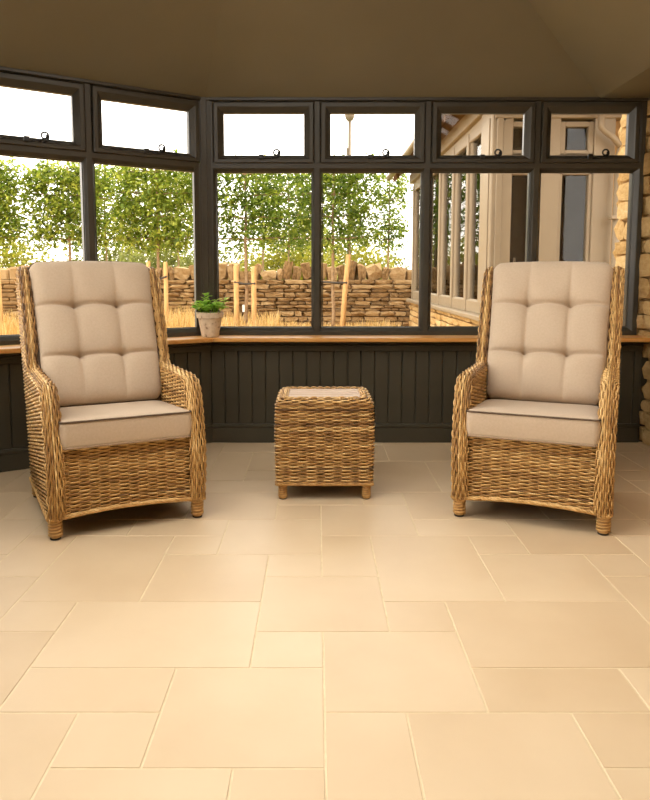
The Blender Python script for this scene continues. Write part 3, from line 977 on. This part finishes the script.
# ---------------------------------------------------------------- woven side table
def make_table():
    root = empty('side_table')
    hw, hd, z0, z1, rr = .228, .190, .078, .486, .034
    # vertical profile of the body: slight swell
    def half(z):
        t = (z - z0) / (z1 - z0)
        return .004 * math.sin(t * math.pi)
    core = MB(); core.box(-hw + .012, hw - .012, -hd + .012, hd - .012, z0 + .002, z1 - .016, bev=.02); core.build('body_core', 'cane_core', root)
    rc = .022
    prof = [(0., z) for z in np.arange(z0, z1 - rr, .004)] + [(rr - rr * math.cos(t), z1 - rr + rr * math.sin(t)) for t in np.linspace(0, math.pi / 2, 12)] + [(rr + .012, z1)]
    prof = np.array(prof); cum = np.concatenate([[0], np.cumsum(np.hypot(*np.diff(prof, axis=0).T))])
    tn = np.gradient(prof, axis=0); tn /= np.linalg.norm(tn, axis=1)[:, None]
    def outline(ins, z):
        a_, b_ = hw - ins + half(z), hd - ins + half(z)
        pts, nrm = [], []
        for (cx_, cy_, a0) in ((a_ - rc, -b_ + rc, -90), (a_ - rc, b_ - rc, 0), (-a_ + rc, b_ - rc, 90), (-a_ + rc, -b_ + rc, 180)):
            for k in range(7):
                t = R(a0 + 90 * k / 6); pts.append((cx_ + rc * math.cos(t), cy_ + rc * math.sin(t))); nrm.append((math.cos(t), math.sin(t)))
        # start in the middle of the back
        pts = np.array(pts); nrm = np.array(nrm)
        pts = np.vstack([[0, b_], pts[14:], pts[:14], [0, b_]]); nrm = np.vstack([[0, 1], nrm[14:], nrm[:14], [0, 1]])
        return pts, nrm
    PER = 4 * (hw + hd) - 8 * rc + 2 * math.pi * rc
    NST = 2 * round(PER / .041 / 2)
    def Sf(a, b):
        ins = float(np.interp(b, cum, prof[:, 0])); z = float(np.interp(b, cum, prof[:, 1]))
        t0 = float(np.interp(b, cum, tn[:, 0])); t1 = float(np.interp(b, cum, tn[:, 1]))
        pts, nrm = outline(ins, z)
        L = np.concatenate([[0], np.cumsum(np.hypot(*np.diff(pts, axis=0).T))]); q = a / PER * L[-1]
        x = np.interp(q, L, pts[:, 0]); y = np.interp(q, L, pts[:, 1]); nx = np.interp(q, L, nrm[:, 0]); ny = np.interp(q, L, nrm[:, 1])
        P = np.stack([x, y, np.full_like(x, z)], 1)
        N = np.stack([nx * t1, ny * t1, np.full_like(x, t0)], 1); N /= np.linalg.norm(N, axis=1)[:, None]
        C = np.stack([-nx * t0, -ny * t0, np.full_like(x, t1)], 1)
        return P, N, C
    w = MB(); weave(w, Sf, [(b, 0, PER) for b in np.arange(.002, cum[-1], .0083)], PER / NST, .0040, .0034, .0054, 130)
    w.build('body_weave', 'cane', root, smooth=True, fixn=False)
    # top: slats between woven end borders
    bx0, bx1, by0, by1 = -.176, .176, -hd + rr + .004, hd - rr - .004
    for sx in (-1, 1):
        w = MB()
        def St(a, b, sx=sx):
            P = np.stack([np.full_like(a, sx * b), a, np.full_like(a, z1 - .001)], 1)
            return P, np.tile([0, 0, 1.], (len(a), 1)), np.tile([1., 0, 0], (len(a), 1))
        weave(w, St, [(b, by0 + .004, by1 - .004) for b in np.arange(.178, .198, .0065)], .035, .0036, .003, .0028, 150 + sx)
        w.build('end_border', 'cane', root, smooth=True, fixn=False)
    ns = 5; d = (by1 - by0) / ns
    b = MB(); b.box(bx0, bx1, -d / 2 + .0016, d / 2 - .0016, z1 - .016, z1 - .002, bev=.0025); sm = b.mesh('slat', 'slat')
    for k in range(ns):
        o = link('slat', sm, root); o.location = (0, by0 + d * (k + .5), 0)
    t = MB()
    for (p, q) in (((-hw, -hd), (hw, -hd)), ((hw, -hd), (hw, hd)), ((hw, hd), (-hw, hd)), ((-hw, hd), (-hw, -hd))):
        rope(t, [(p[0], p[1], z0), (q[0], q[1], z0)], .0075, 3)
    t.build('bottom_rim', 'cane', root, smooth=True)
    f = MB()
    f.lathe([(.014, .004), (.018, .006)] + [(.0185 + .0012 * math.sin(i * 2.2), .010 + i * .005) for i in range(15)], n=14)
    f.tube([(.0195 * math.cos(a), .0195 * math.sin(a), .012 + .066 * a / (2 * math.pi * 6)) for a in np.linspace(0, 2 * math.pi * 6, 90)], .0036, n=5, val=.68)
    fm = f.mesh('foot', 'cane', True)
    cp = MB(); cp.lathe([(.014, 0), (.017, .002), (.017, .007)], n=12); cm = cp.mesh('foot_cap', 'rubber')
    for sx in (-1, 1):
        for sy in (-1, 1):
            o = link('foot', fm, root); o.location = (sx * .200, sy * .165, 0); link('foot_cap', cm, o)
    return root
tb = make_table()
tb.location = (.039, 3.515, 0)
tag(tb, 'square woven cane side table with pale slatted top between the armchairs', 'side table')

# ---------------------------------------------------------------- potted herb on the sill
pp = empty('potted_plant', (-.668, 4.508, SILL))
tag(pp, 'small leafy green herb in a weathered clay pot on the oak sill', 'plant')
b = MB()
b.lathe([(.048, 0), (.0535, .003), (.073, .116), (.0735, .118), (.082, .120), (.0865, .150), (.0855, .155), (.079, .155), (.074, .140)], n=40)
pot = b.build('pot', 'pot', pp, smooth=True)
md = pot.modifiers.new('edge', 'EDGE_SPLIT'); md.split_angle = R(40)
b = MB(); b.lathe([(.073, .130), (.073, .141), (.04, .146), (.01, .148)], n=24); b.build('soil', 'soil', pp, smooth=True)
hr = random.Random(5)
def leaf(mb, p, d, up, L, W, val, fold=.25):
    d = d.normalized(); s = d.cross(up)
    s = s.normalized() if s.length > 1e-5 else d.orthogonal().normalized()
    u = s.cross(d).normalized()
    pts = [p, p + d * L * .45 + s * W * .5 + u * W * fold, p + d * L * .5 - u * .0, p + d * L * .45 - s * W * .5 + u * W * fold, p + d * L]
    mb.add(pts, [(0, 1, 2), (0, 2, 3), (2, 1, 4), (3, 2, 4)], val)
def round_leaf(mb, p, d, L, W, val):
    d = d.normalized(); s = d.cross(Vector((0, 0, 1)))
    s = s.normalized() if s.length > 1e-5 else d.orthogonal().normalized()
    u = s.cross(d).normalized()
    pts = [p, p + d * L * .25 + s * W * .42 + u * W * .1, p + d * L * .65 + s * W * .48 + u * W * .12, p + d * L - u * W * .12, p + d * L * .65 - s * W * .48 + u * W * .12, p + d * L * .25 - s * W * .42 + u * W * .1, p + d * L * .5]
    mb.add(pts, [(0, 1, 6), (1, 2, 6), (2, 3, 6), (3, 4, 6), (4, 5, 6), (5, 0, 6)], val)
st = MB(); lf = MB()
for k in range(34):
    a = hr.uniform(0, 2 * math.pi); q = hr.random() ** .55
    base = Vector((.05 * q * math.cos(a), .05 * q * math.sin(a), .142))
    hgt = hr.uniform(.04, .10) * (1.15 - .35 * q)
    if k == 0: base = Vector((-.02, 0, .142)); hgt = .125; a = 2.6; q = .3
    if k == 1: base = Vector((.055, -.01, .142)); hgt = .09; a = 0.1; q = .9
    tip = base + Vector((math.cos(a) * .05 * q, math.sin(a) * .04 * q, hgt))
    mid = base.lerp(tip, .5) + Vector((0, 0, .008))
    st.tube([base, mid, tip], .0017, n=4, val=.4)
    for j in range(6):
        t = hr.uniform(.5, 1.0) if j < 4 else 1.0
        p = base.lerp(tip, t)
        th = hr.uniform(0, 2 * math.pi)
        d = Vector((math.cos(th), math.sin(th), hr.uniform(-.15, .7)))
        round_leaf(lf, p, d, hr.uniform(.026, .044), hr.uniform(.024, .038), min(.98, max(.02, hr.gauss(.3 + .4 * t, .2))))
st.build('stems', 'herb', pp, smooth=True, fixn=False)
lf.build('foliage', 'herb', pp, smooth=True, fixn=False)

# ================================================================ outdoors
# ---------------------------------------------------------------- ground and far field
def ground_z(x, y):
    t = min(1, max(0, (y - 5.5) / 3.0)); t = t * t * (3 - 2 * t)
    return -.12 + .36 * t
g = MB()
xs = np.linspace(-16, 14, 31); ys = np.concatenate([[-12, -6, -2.7], np.linspace(4.78, 12, 22)])
# lawn in front of and beside the house, the room's own footprint left to its floor
vs_ = []; F = []
for y in ys:
    for x in xs: vs_.append((x, y, ground_z(x, y) - (.18 if y < 5 else 0)))
n = len(xs)
for j in range(len(ys) - 1):
    for i in range(n - 1): F.append((j * n + i, j * n + i + 1, (j + 1) * n + i + 1, (j + 1) * n + i))
g.add(vs_, F)
tag(g.build('ground', 'grass_ground', smooth=True), 'dry golden lawn outside the windows', kind='structure')
g = MB()
vs_ = []; F = []
xs = np.linspace(-90, 90, 25); ys = [12, 14, 18, 25, 35, 50, 70, 95]
for y in ys:
    for x in xs: vs_.append((x, y, .24 + (0 if y < 16 else .010 * (y - 16) + .5 * math.sin(x * .05 + 1) * (y - 16) / 80)))
n = len(xs)
for j in range(len(ys) - 1):
    for i in range(n - 1): F.append((j * n + i, j * n + i + 1, (j + 1) * n + i + 1, (j + 1) * n + i))
g.add(vs_, F)
tag(g.build('field', 'field', smooth=True), 'yellow green field beyond the garden wall', kind='structure')

# ---------------------------------------------------------------- dry stone garden wall with upright coping
GW_Y = 11.7
gr = random.Random(23)
gw = tag(empty('garden_wall', (-2.5, GW_Y, .2)), 'dry stone garden wall with upright coping stones behind the trees', 'wall')
gv = stone_variants('stone', 12, 31, .3)
c = MB(); c.box(-6.5, 4.3, .06, .40, -.1, .80); c.build('core', 'stone_core', gw)
cells = []
z = .04
while z < .795:
    h_ = gr.uniform(.042, .095); h_ = min(h_, .80 - z + .01)
    x = -6.4 + gr.uniform(0, .1)
    while x < 4.2:
        L = gr.uniform(.10, .36); cells.append((x, x + L, z, z + h_)); x += L
    z += h_
vis = [q for q in cells if q[1] - 2.5 > -4.75 and q[0] - 2.5 < 1.45 and q[3] > .10]
vis.sort(key=lambda q: -((q[1] - q[0]) * (q[3] - q[2])))
picked = set(vis[:258])
rest = MB()
for q in cells:
    cx_, cz_ = (q[0] + q[1]) / 2, (q[2] + q[3]) / 2
    if q in picked:
        o = link('stone', gr.choice(gv), gw)
        o.location = (cx_, .08 - gr.uniform(0, .03), cz_); o.scale = (q[1] - q[0] - .008, .16, q[3] - q[2] - .006)
        o.rotation_euler = (0, gr.uniform(-.03, .03), 0)
    else:
        rest.box(q[0] + .005, q[1] - .005, .01 - gr.uniform(0, .03), .14, q[2] + .004, q[3] - .004, bev=.014)
tag(rest.build('small_stones', 'stone', gw), kind='stuff')
x = -6.4; k = 0
copes = MB()
while x < 4.2:
    w_ = gr.choice((.10, .13, .17, .22, .27)) * gr.uniform(.9, 1.1); h_ = gr.uniform(.15, .33)
    if -4.75 < x - 2.5 < 1.45 and k < 40:
        o = link('coping_stone', gr.choice(gv), gw)
        o.location = (x + w_ / 2, .2 + gr.uniform(-.03, .03), .80 + h_ / 2 - .01); o.scale = (w_ - .012, .30, h_)
        o.rotation_euler = (0, gr.uniform(-.28, .28), gr.uniform(-.15, .15)); k += 1
    else:
        copes.box(x + .006, x + w_ - .006, .06, .34, .79, .79 + h_, bev=.03)
    x += w_
tag(copes.build('further_coping', 'stone', gw), kind='stuff')

# ---------------------------------------------------------------- pleached trees with stakes
def crown_mesh(seed, w, h_, d, count, lmin, lmax, name='crown', mat='tree_leaf', bright=.45, cell=.16):
    r_ = random.Random(seed)
    mb = MB()
    # twigs carry clusters of leaves
    ncl = count // 9
    for _ in range(ncl):
        c = Vector((r_.uniform(-w / 2, w / 2), r_.uniform(-d / 2, d / 2), r_.uniform(0, h_)))
        # ragged outline
        if abs(c.x) > w * .42 and r_.random() < .35: continue
        if c.z < h_ * .12 and r_.random() < .4: continue
        b0 = min(.95, max(.05, r_.gauss(bright, .18)))
        for k in range(9):
            p = c + Vector((r_.gauss(0, .055), r_.gauss(0, .05), r_.gauss(0, .05)))
            dd = Vector((r_.gauss(0, 1), r_.gauss(0, 1), r_.gauss(-.25, .7)))
            leaf(mb, p, dd, Vector((r_.gauss(0, .5), r_.gauss(0, .5), 1)), r_.uniform(lmin, lmax), r_.uniform(lmin, lmax) * .55, min(.99, max(.01, b0 + r_.gauss(0, .14))))
    return mb.mesh(name, mat)
def pleached(x, y, base_z, ztop, zbot, w, d, count, seed, label, group, trunk_r=.028, bright=.45, tagged=False, lmin=.055, lmax=.09):
    t = empty('pleached_tree', (x, y, base_z)); tag(t, label, 'tree', group)
    me = crown_mesh(seed, w, ztop - zbot, d, count, lmin, lmax, bright=bright)
    o = link('crown', me, t); o.location = (0, 0, zbot - base_z)
    r_ = random.Random(seed + 99)
    b = MB()
    H = ztop - base_z
    b.tube([(r_.uniform(-.012, .012), r_.uniform(-.01, .01), H * k / 7 - .03) for k in range(8)], [trunk_r * (1 - .55 * k / 7) for k in range(8)], n=8)
    b.build('trunk', 'bark', t, smooth=True)
    for k in range(4):
        zz = zbot - base_z + (ztop - zbot) * (.10 + .26 * k)
        b = MB(); b.tube([(-w * .47, r_.uniform(-.03, .03), zz + r_.uniform(-.03, .05)), (-w * .2, 0, zz + .02), (0, 0, zz), (w * .2, 0, zz + .02), (w * .47, r_.uniform(-.03, .03), zz + r_.uniform(-.03, .05))], [.006, .010, .013, .010, .006], n=5)
        b.build('branch', 'bark', t, smooth=True)
    if tagged:
        b = MB(); b.box(-.052, -.018, -.045, -.037, .33, .43, bev=.003); tag(b.build('plant_tag', 'tag', t), 'white plant tag')
    return t
TY = 10.0
bz = .24
px = lambda X: X
tx = [-5.8, -4.60, -3.40, -2.185, -.975, .235, 1.0]
tl = ['pleached tree at the outer edge of the bay windows', 'pleached tree left of the bright gap in the bay window',
      'pleached tree whose trunk is hidden behind the armchair in the bay', 'pleached tree with two low stakes seen through the bay window beside the corner post',
      'pleached tree with two upright stakes behind the pot plant window', 'pleached tree beside the leaning stake in front of the stone wall', 'pleached tree partly behind the pale timber house bay']
for i in range(6):
    pleached(tx[i], TY, bz, 2.58 + (.04 if i % 2 else 0), 1.45, 1.10 if i < 3 else 1.16, .42, 6600 if i < 4 else 3800, 200 + i, tl[i], 'front row of pleached trees', bright=.60 if i < 4 else .42, tagged=(i == 4))
bx_ = [(-6.6, 'far pleached tree behind the wall at the outer bay edge'), (-3.95, 'far pleached tree behind the wall near the armchair in the bay'), (-2.6, 'far pleached tree behind the wall in the second bay window'),
       (-1.0, 'far slim pleached tree just right of the two stakes'), (-.52, 'far slim pleached tree centred in the pot plant window'),
       (-.05, 'far slim pleached tree beside the dark mullion'), (.62, 'far slim pleached tree right of the leaning stake'), (1.36, 'far slim pleached tree next to the pale timber house')]
for i, (x, lab) in enumerate(bx_):
    pleached(x * 1.0, 13.6, .24, 3.02, 1.60, .62 if i > 2 else 1.25, .4, 2000 if i > 2 else 3600, 300 + i, lab, 'far row of pleached trees behind the wall', trunk_r=.022, bright=.46, lmin=.065, lmax=.10)
def stake(x, y, top, lean, label, r_=.036):
    b = MB()
    b.tube([(0, 0, -.2), (lean * .5, 0, (top - bz) * .5), (lean, 0, top - bz - .03), (lean * 1.0, 0, top - bz)], [r_, r_, r_, r_ * .8], n=10)
    o = b.build('wooden_stake', 'stake', smooth=True); o.location = (x, y, bz)
    tag(o, label, 'stake', 'tree stakes')
stake(-1.10, TY - .10, 1.22, .0, 'upright wooden stake before the tree with the white tag')
stake(-.86, TY - .08, 1.20, .0, 'upright wooden stake just right of the tree with the white tag')
stake(.34, TY - .10, 1.36, .10, 'leaning wooden stake in front of the garden wall')
stake(-2.30, TY - .10, 1.27, .0, 'wooden stake at the near side of the tree in the second bay window', .03)
stake(-2.07, TY - .08, 1.26, .0, 'wooden stake between the bay window tree and the corner post', .03)
stake(-4.36, TY - .10, 1.17, .0, 'wooden stake at the far edge of the bay window beside the armchair', .034)
def tie(pts, label):
    b = MB(); b.tube(pts, .014, n=6); o = b.build('tree_tie', 'tie', smooth=True); tag(o, label, 'strap', 'tree ties')
tie([(-1.12, TY - .14, .985), (-.975, TY - .05, .955), (-.84, TY - .12, .965)], 'dark strap between the two stakes of the tagged tree')
tie([(.05, TY - .05, .99), (.235, TY - .04, .975), (.42, TY - .14, .975)], 'dark strap joining the leaning stake to its tree')
tie([(-2.32, TY - .13, 1.07), (-2.185, TY - .05, 1.02), (-2.05, TY - .12, 1.06)], 'dark strap on the staked tree in the second bay window')

# ---------------------------------------------------------------- dry grass in front of the wall: uncountable
gm = MB(); q_ = random.Random(77)
for k in range(9000):
    x = q_.uniform(-6.6, 1.1); y = q_.uniform(9.1, 10.85)
    cl = .6 + .4 * math.sin(x * 3.1 + 1.2) * math.sin(x * 1.3 + y)
    right = 1.0 if x < -.55 else .55
    L = q_.uniform(.18, .42) * (.55 + .5 * cl) * right
    z0 = ground_z(x, y)
    a = q_.uniform(0, 6.28); ln = q_.uniform(.05, .45) * L
    dx, dy = math.cos(a) * ln, math.sin(a) * ln
    wx, wy = -math.sin(a) * .007, math.cos(a) * .007
    gm.add([(x - wx, y - wy, z0), (x + wx, y + wy, z0), (x + dx * .4 + wx * .8, y + dy * .4 + wy * .8, z0 + L * .65), (x + dx * .4 - wx * .8, y + dy * .4 - wy * .8, z0 + L * .65), (x + dx, y + dy, z0 + L)],
           [(0, 1, 2, 3), (3, 2, 4)], min(.98, max(.02, q_.gauss(.55, .22))))
tag(gm.build('dry_grass', 'dry_grass', fixn=False), 'long golden dry grass at the foot of the garden wall', 'grass', kind='stuff')

# ---------------------------------------------------------------- shrubs beyond the wall
def bush(x, y, z0, w, h_, d, count, seed, mat, label, lsz):
    r_ = random.Random(seed); mb = MB()
    for _ in range(int(count * 1.8)):
        a = r_.uniform(0, 2 * math.pi); u = r_.uniform(.55, 1.0); el = math.acos(r_.uniform(0, 1))
        p = Vector((w / 2 * u * math.sin(el) * math.cos(a), d / 2 * u * math.sin(el) * math.sin(a), h_ * u * math.cos(el)))
        p *= 1 + .12 * math.sin(5 * a + seed)
        leaf(mb, p, Vector((r_.gauss(0, 1), r_.gauss(0, 1), r_.gauss(.2, .8))), Vector((0, 0, 1)), r_.uniform(.7, 1.2) * lsz, r_.uniform(.5, .8) * lsz, min(.98, max(.02, r_.gauss(.5, .2))))
    root = empty('shrub', (x, y, z0)); tag(root, label, 'shrub', 'shrubs beyond the garden wall')
    link('foliage', mb.mesh('foliage', mat), root)
    b = MB()
    for k in range(4):
        a = k * 1.7
        b.tube([(0, 0, -.1), (.2 * w * math.cos(a), .2 * d * math.sin(a), h_ * .6)], [.03, .012], n=5)
    b.build('stem', 'bark', root)
bush(-.75, 17.5, .25, 3.0, 1.85, 1.6, 2200, 1, 'bush_leaf', 'yellow green shrub right of the two stakes', .12)
bush(1.05, 20.6, .25, 3.2, 2.1, 1.6, 2200, 2, 'bush_leaf', 'yellow green shrub between the far slim trees and the leaning stake', .12)
bush(-2.2, 19.0, .25, 2.0, 1.75, 1.4, 1200, 3, 'far_leaf', 'small dull green shrub left of the two stakes', .12)
bush(-4.3, 20.0, .25, 2.6, 1.95, 1.8, 1800, 4, 'far_leaf', 'green shrub behind the staked tree of the second bay window', .13)
bush(-2.95, 17.0, .25, 1.0, 1.5, 1.0, 900, 5, 'far_leaf', 'small round shrub near the corner post', .10)
bush(-7.9, 18.0, .25, 3.4, 2.0, 2.0, 2400, 6, 'bush_leaf', 'bright yellow shrub at the outer edge of the bay window', .13)
bush(-5.6, 22.0, .25, 1.6, 1.7, 2.0, 1200, 7, 'far_leaf', 'shrub half hidden by the armchair by the bay', .13)
bush(2.6, 26.0, .25, 2.0, 1.9, 1.8, 1200, 8, 'far_leaf', 'far dull green shrub beside the pale timber house', .13)
bush(-.2, 30.0, .3, 6.0, 2.7, 3.0, 2600, 9, 'far_leaf', 'broad distant shrub between the slim far trees', .2)
bush(-10.0, 40.0, .4, 9.0, 2.9, 3.0, 2600, 10, 'far_leaf', 'broad distant hedge-like shrub across the field', .26)

# ---------------------------------------------------------------- lamp post beyond the wall
lp = empty('lamp_post', (.66, 14.6, .24)); tag(lp, 'slim pale lamp post with a round head above the trees', 'lamp post')
b = MB(); b.tube([(0, 0, -.1), (0, 0, 2.2), (0, 0, 3.9)], [.05, .036, .030], n=10); b.build('post', 'post_metal', lp, smooth=True)
b = MB(); b.lathe([(.02, 3.86), (.07, 3.90), (.095, 3.96), (.10, 4.02), (.08, 4.05), (.02, 4.08)], n=16); b.build('lamp_head', 'post_metal', lp, smooth=True)
b = MB(); b.box(-.065, -.03, -.03, .03, 3.22, 3.36, bev=.006); b.build('bracket', 'post_metal', lp)

# ---------------------------------------------------------------- neighbouring house wing with pale timber glazing
HA = (1.50, 6.2)
hs = empty('house_wing', (HA[0], HA[1], 0), R(90))
tag(hs, 'stone house wing with pale timber bay glazing, overhanging eaves and glazed door', 'house')
LW = 5.1
b = MB(); b.box(0.02, LW, -.30, -.03, -.2, .665); b.build('plinth', 'mortar', hs)
hq = random.Random(9)
z = .05
hsn = stone_variants('honey_stone', 5, 17)
while z < .655:
    h_ = min(hq.uniform(.07, .12), .665 - z)
    x = 0.0
    while x < LW:
        L = hq.uniform(.15, .4)
        o = link('stone', hq.choice(hsn), hs); o.location = (x + L / 2, -.045 + hq.uniform(0, .015), z + h_ / 2); o.scale = (L - .01, .12, h_ - .008); x += L
    z += h_
b = MB(); b.box(-.03, LW + .05, -.12, .085, .668, .715, bev=.008); b.build('sill', 'greige', hs)
b = MB(); b.box(.30, LW, -.10, .0, .715, .83, bev=.006); b.build('bottom_rail', 'greige', hs)
b = MB(); b.box(.0, LW, -.10, .0, 2.36, 2.50, bev=.006); b.build('top_rail', 'greige', hs)
b = MB(); b.box(.0, .42, -.16, .02, .715, 2.50, bev=.01); b.build('corner_post', 'greige', hs)
b = MB(); b.box(.07, .35, .02, .03, .80, 2.40, bev=.004); b.build('post_panel', 'greige', hs)
mpos = [1.05, 1.80, 2.65, 3.7, 5.04]
for x in mpos:
    b = MB(); b.box(x - .04, x + .04, -.10, .012, .715, 2.45, bev=.008); b.build('mullion', 'greige', hs)
ed = [.42] + mpos
for i in range(len(ed) - 1):
    a0, a1 = ed[i] + (.0 if i == 0 else .045), ed[i + 1] - .045
    b = MB(); b.sweep_rect(a0, a1, .80, 2.40, .03, .03, .04, .04, [(0, -.08), (0, -.012), (.7, -.012), (1, -.03), (1, -.08)]); sw = b.build('window_sash', 'greige', hs)
    b = MB(); b.box(a0 + .02, a1 - .02, -.042, -.036, .83, 2.37); b.build('pane', 'glass', sw)
b = MB(); b.box(-.05, LW + .1, -.06, .05, 2.49, 2.63, bev=.006); b.build('fascia', 'greige', hs)
b = MB(); b.box(-.05, LW + .05, -.10, .0, 2.62, 3.0); b.build('wall_plate', 'timber', hs)
pt = 1.15     # roof pitch (rise per metre)
for k in range(14):
    x = .1 + k * .42
    b = MB()
    vs_ = []
    for xx in (x - .035, x + .035):
        vs_ += [(xx, .26, 2.55), (xx, .26, 2.66), (xx, -.02, 2.66 + .28 * pt), (xx, -.02, 2.52 + .28 * pt)]
    b.add(vs_, [(0, 1, 2, 3), (7, 6, 5, 4), (0, 4, 5, 1), (1, 5, 6, 2), (2, 6, 7, 3), (3, 7, 4, 0)])
    b.build('rafter_tail', 'timber', hs)
b = MB()
vs_ = []
for xx in (-.35, LW + .47):
    vs_ += [(xx, .30, 2.63), (xx, .30, 2.71), (xx, -1.9, 2.71 + 2.2 * pt), (xx, -1.9, 2.63 + 2.2 * pt)]
b.add(vs_, [(0, 1, 2, 3), (7, 6, 5, 4), (0, 4, 5, 1), (1, 5, 6, 2), (2, 6, 7, 3), (3, 7, 4, 0)])
rf = b.build('roof', 'roof', hs)
sl = MB(); sl.box(-.10, .10, -.02, .02, -.15, .15, bev=.006)
b = MB(); b.tube([(-.38, .33, 2.635), (LW * .5, .33, 2.635), (LW + .50, .33, 2.635)], .045, n=10); b.build('gutter', 'greige', hs, smooth=True)
# front of the wing facing the conservatory: y local runs to the right as -y
def fbox(x0, x1, X0, X1, z0, z1, bev=.006):   # X: metres to the right of the corner
    b = MB(); b.box(x0, x1, -X1, -X0, z0, z1, bev=bev); return b
fbox(.10, .40, 1.0, 3.4, -.2, 2.5).build('front_wall', 'mortar', hs)
for k in range(26):
    z0 = -.1 + k * .10
    X = 1.14 + (k % 2) * .06
    while X < 1.9:
        L = hq.uniform(.18, .34)
        o = link('stone', hq.choice(hsn), hs); o.location = (.10, -(X + L / 2), z0 + .05); o.scale = (.11, L - .01, .092); X += L
fbox(-.02, .12, .0, 1.12, 2.38, 2.54).build('front_head', 'greige', hs)
fbox(-.01, .10, .02, .075, 0, 2.40).build('front_post', 'greige', hs)
fbox(.0, .12, .375, .560, 0, 2.40).build('front_post', 'greige', hs)
fbox(.0, .12, .845, 1.02, 0, 2.40).build('front_post', 'greige', hs)
for (X0, X1, nm) in ((.075, .375, 'side_light'), (.560, .845, 'glazed_door')):
    b = MB()
    def fr(X0, X1, z0, z1, wv, dpt):
        b.box(.02, .02 + dpt, -X0 - wv, -X0, z0, z1, bev=.004); b.box(.02, .02 + dpt, -X1, -X1 + wv, z0, z1, bev=.004)
        b.box(.02, .02 + dpt, -X1 + wv, -X0 - wv, z0, z0 + wv, bev=.004); b.box(.02, .02 + dpt, -X1 + wv, -X0 - wv, z1 - wv, z1, bev=.004)
    fr(X0, X1, 2.08, 2.36, .045, .07)
    fr(X0, X1, .02, 2.08, .05 if nm == 'side_light' else .03, .07)
    b.box(.02, .09, -X1, -X0, 1.92, 2.10, bev=.004)
    d_ = b.build(nm, 'greige', hs)
    b = MB(); b.box(.05, .056, -X1 + .03, -X0 - .03, .05, 1.95); b.build('pane', 'glass', d_)
    b = MB(); b.box(.05, .056, -X1 + .03, -X0 - .03, 2.12, 2.34); b.build('pane', 'glass', d_)
    if nm == 'side_light':
        b = MB(); b.box(.0, .03, -X0 - .135, -X0 - .118, 1.08, 1.22, bev=.004); b.box(-.01, .03, -X0 - .20, -X0 - .13, 1.09, 1.105, bev=.003); b.build('handle', 'post_metal', d_)
b = MB(); b.box(-.75, .12, -3.2, .30, 2.63, 2.71, bev=.01); b.build('shade_board', 'timber', hs)  # unseen board added above the wing front to shade it
# interior behind the door, its dimness painted in as dark colour
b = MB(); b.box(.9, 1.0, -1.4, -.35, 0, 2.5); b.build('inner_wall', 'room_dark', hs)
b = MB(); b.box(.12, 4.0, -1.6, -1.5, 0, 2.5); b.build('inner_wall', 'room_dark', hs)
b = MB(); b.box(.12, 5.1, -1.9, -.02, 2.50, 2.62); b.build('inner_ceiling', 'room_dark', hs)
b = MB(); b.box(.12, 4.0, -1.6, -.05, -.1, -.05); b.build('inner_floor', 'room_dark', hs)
# rainwater pipe with swan neck
dp = empty('drainpipe', (2.515, 6.10, 0)); tag(dp, 'pale rainwater pipe with swan neck beside the glazed door', 'drainpipe')
b = MB(); b.tube([(0, 0, -.1), (0, 0, 1.0), (0, 0, 2.06)], .032, n=12); b.build('downpipe', 'greige', dp, smooth=True)
b = MB(); b.tube([(0, 0, 2.04), (.012, 0, 2.10), (.10, -.02, 2.24), (.11, -.02, 2.30), (.11, -.02, 2.60)], .032, n=12); b.build('swan_neck', 'greige', dp, smooth=True)
b = MB(); b.tube([(.02, 0, 2.12), (-.05, .0, 2.20), (-.13, .0, 2.26), (-.16, .0, 2.29), (-.16, 0, 2.45)], .026, n=12); b.build('branch_pipe', 'greige', dp, smooth=True)
for z in (.6, 1.55):
    b = MB(); b.box(-.06, .10, -.045, .03, z - .014, z + .014, bev=.004); b.build('bracket', 'greige', dp)
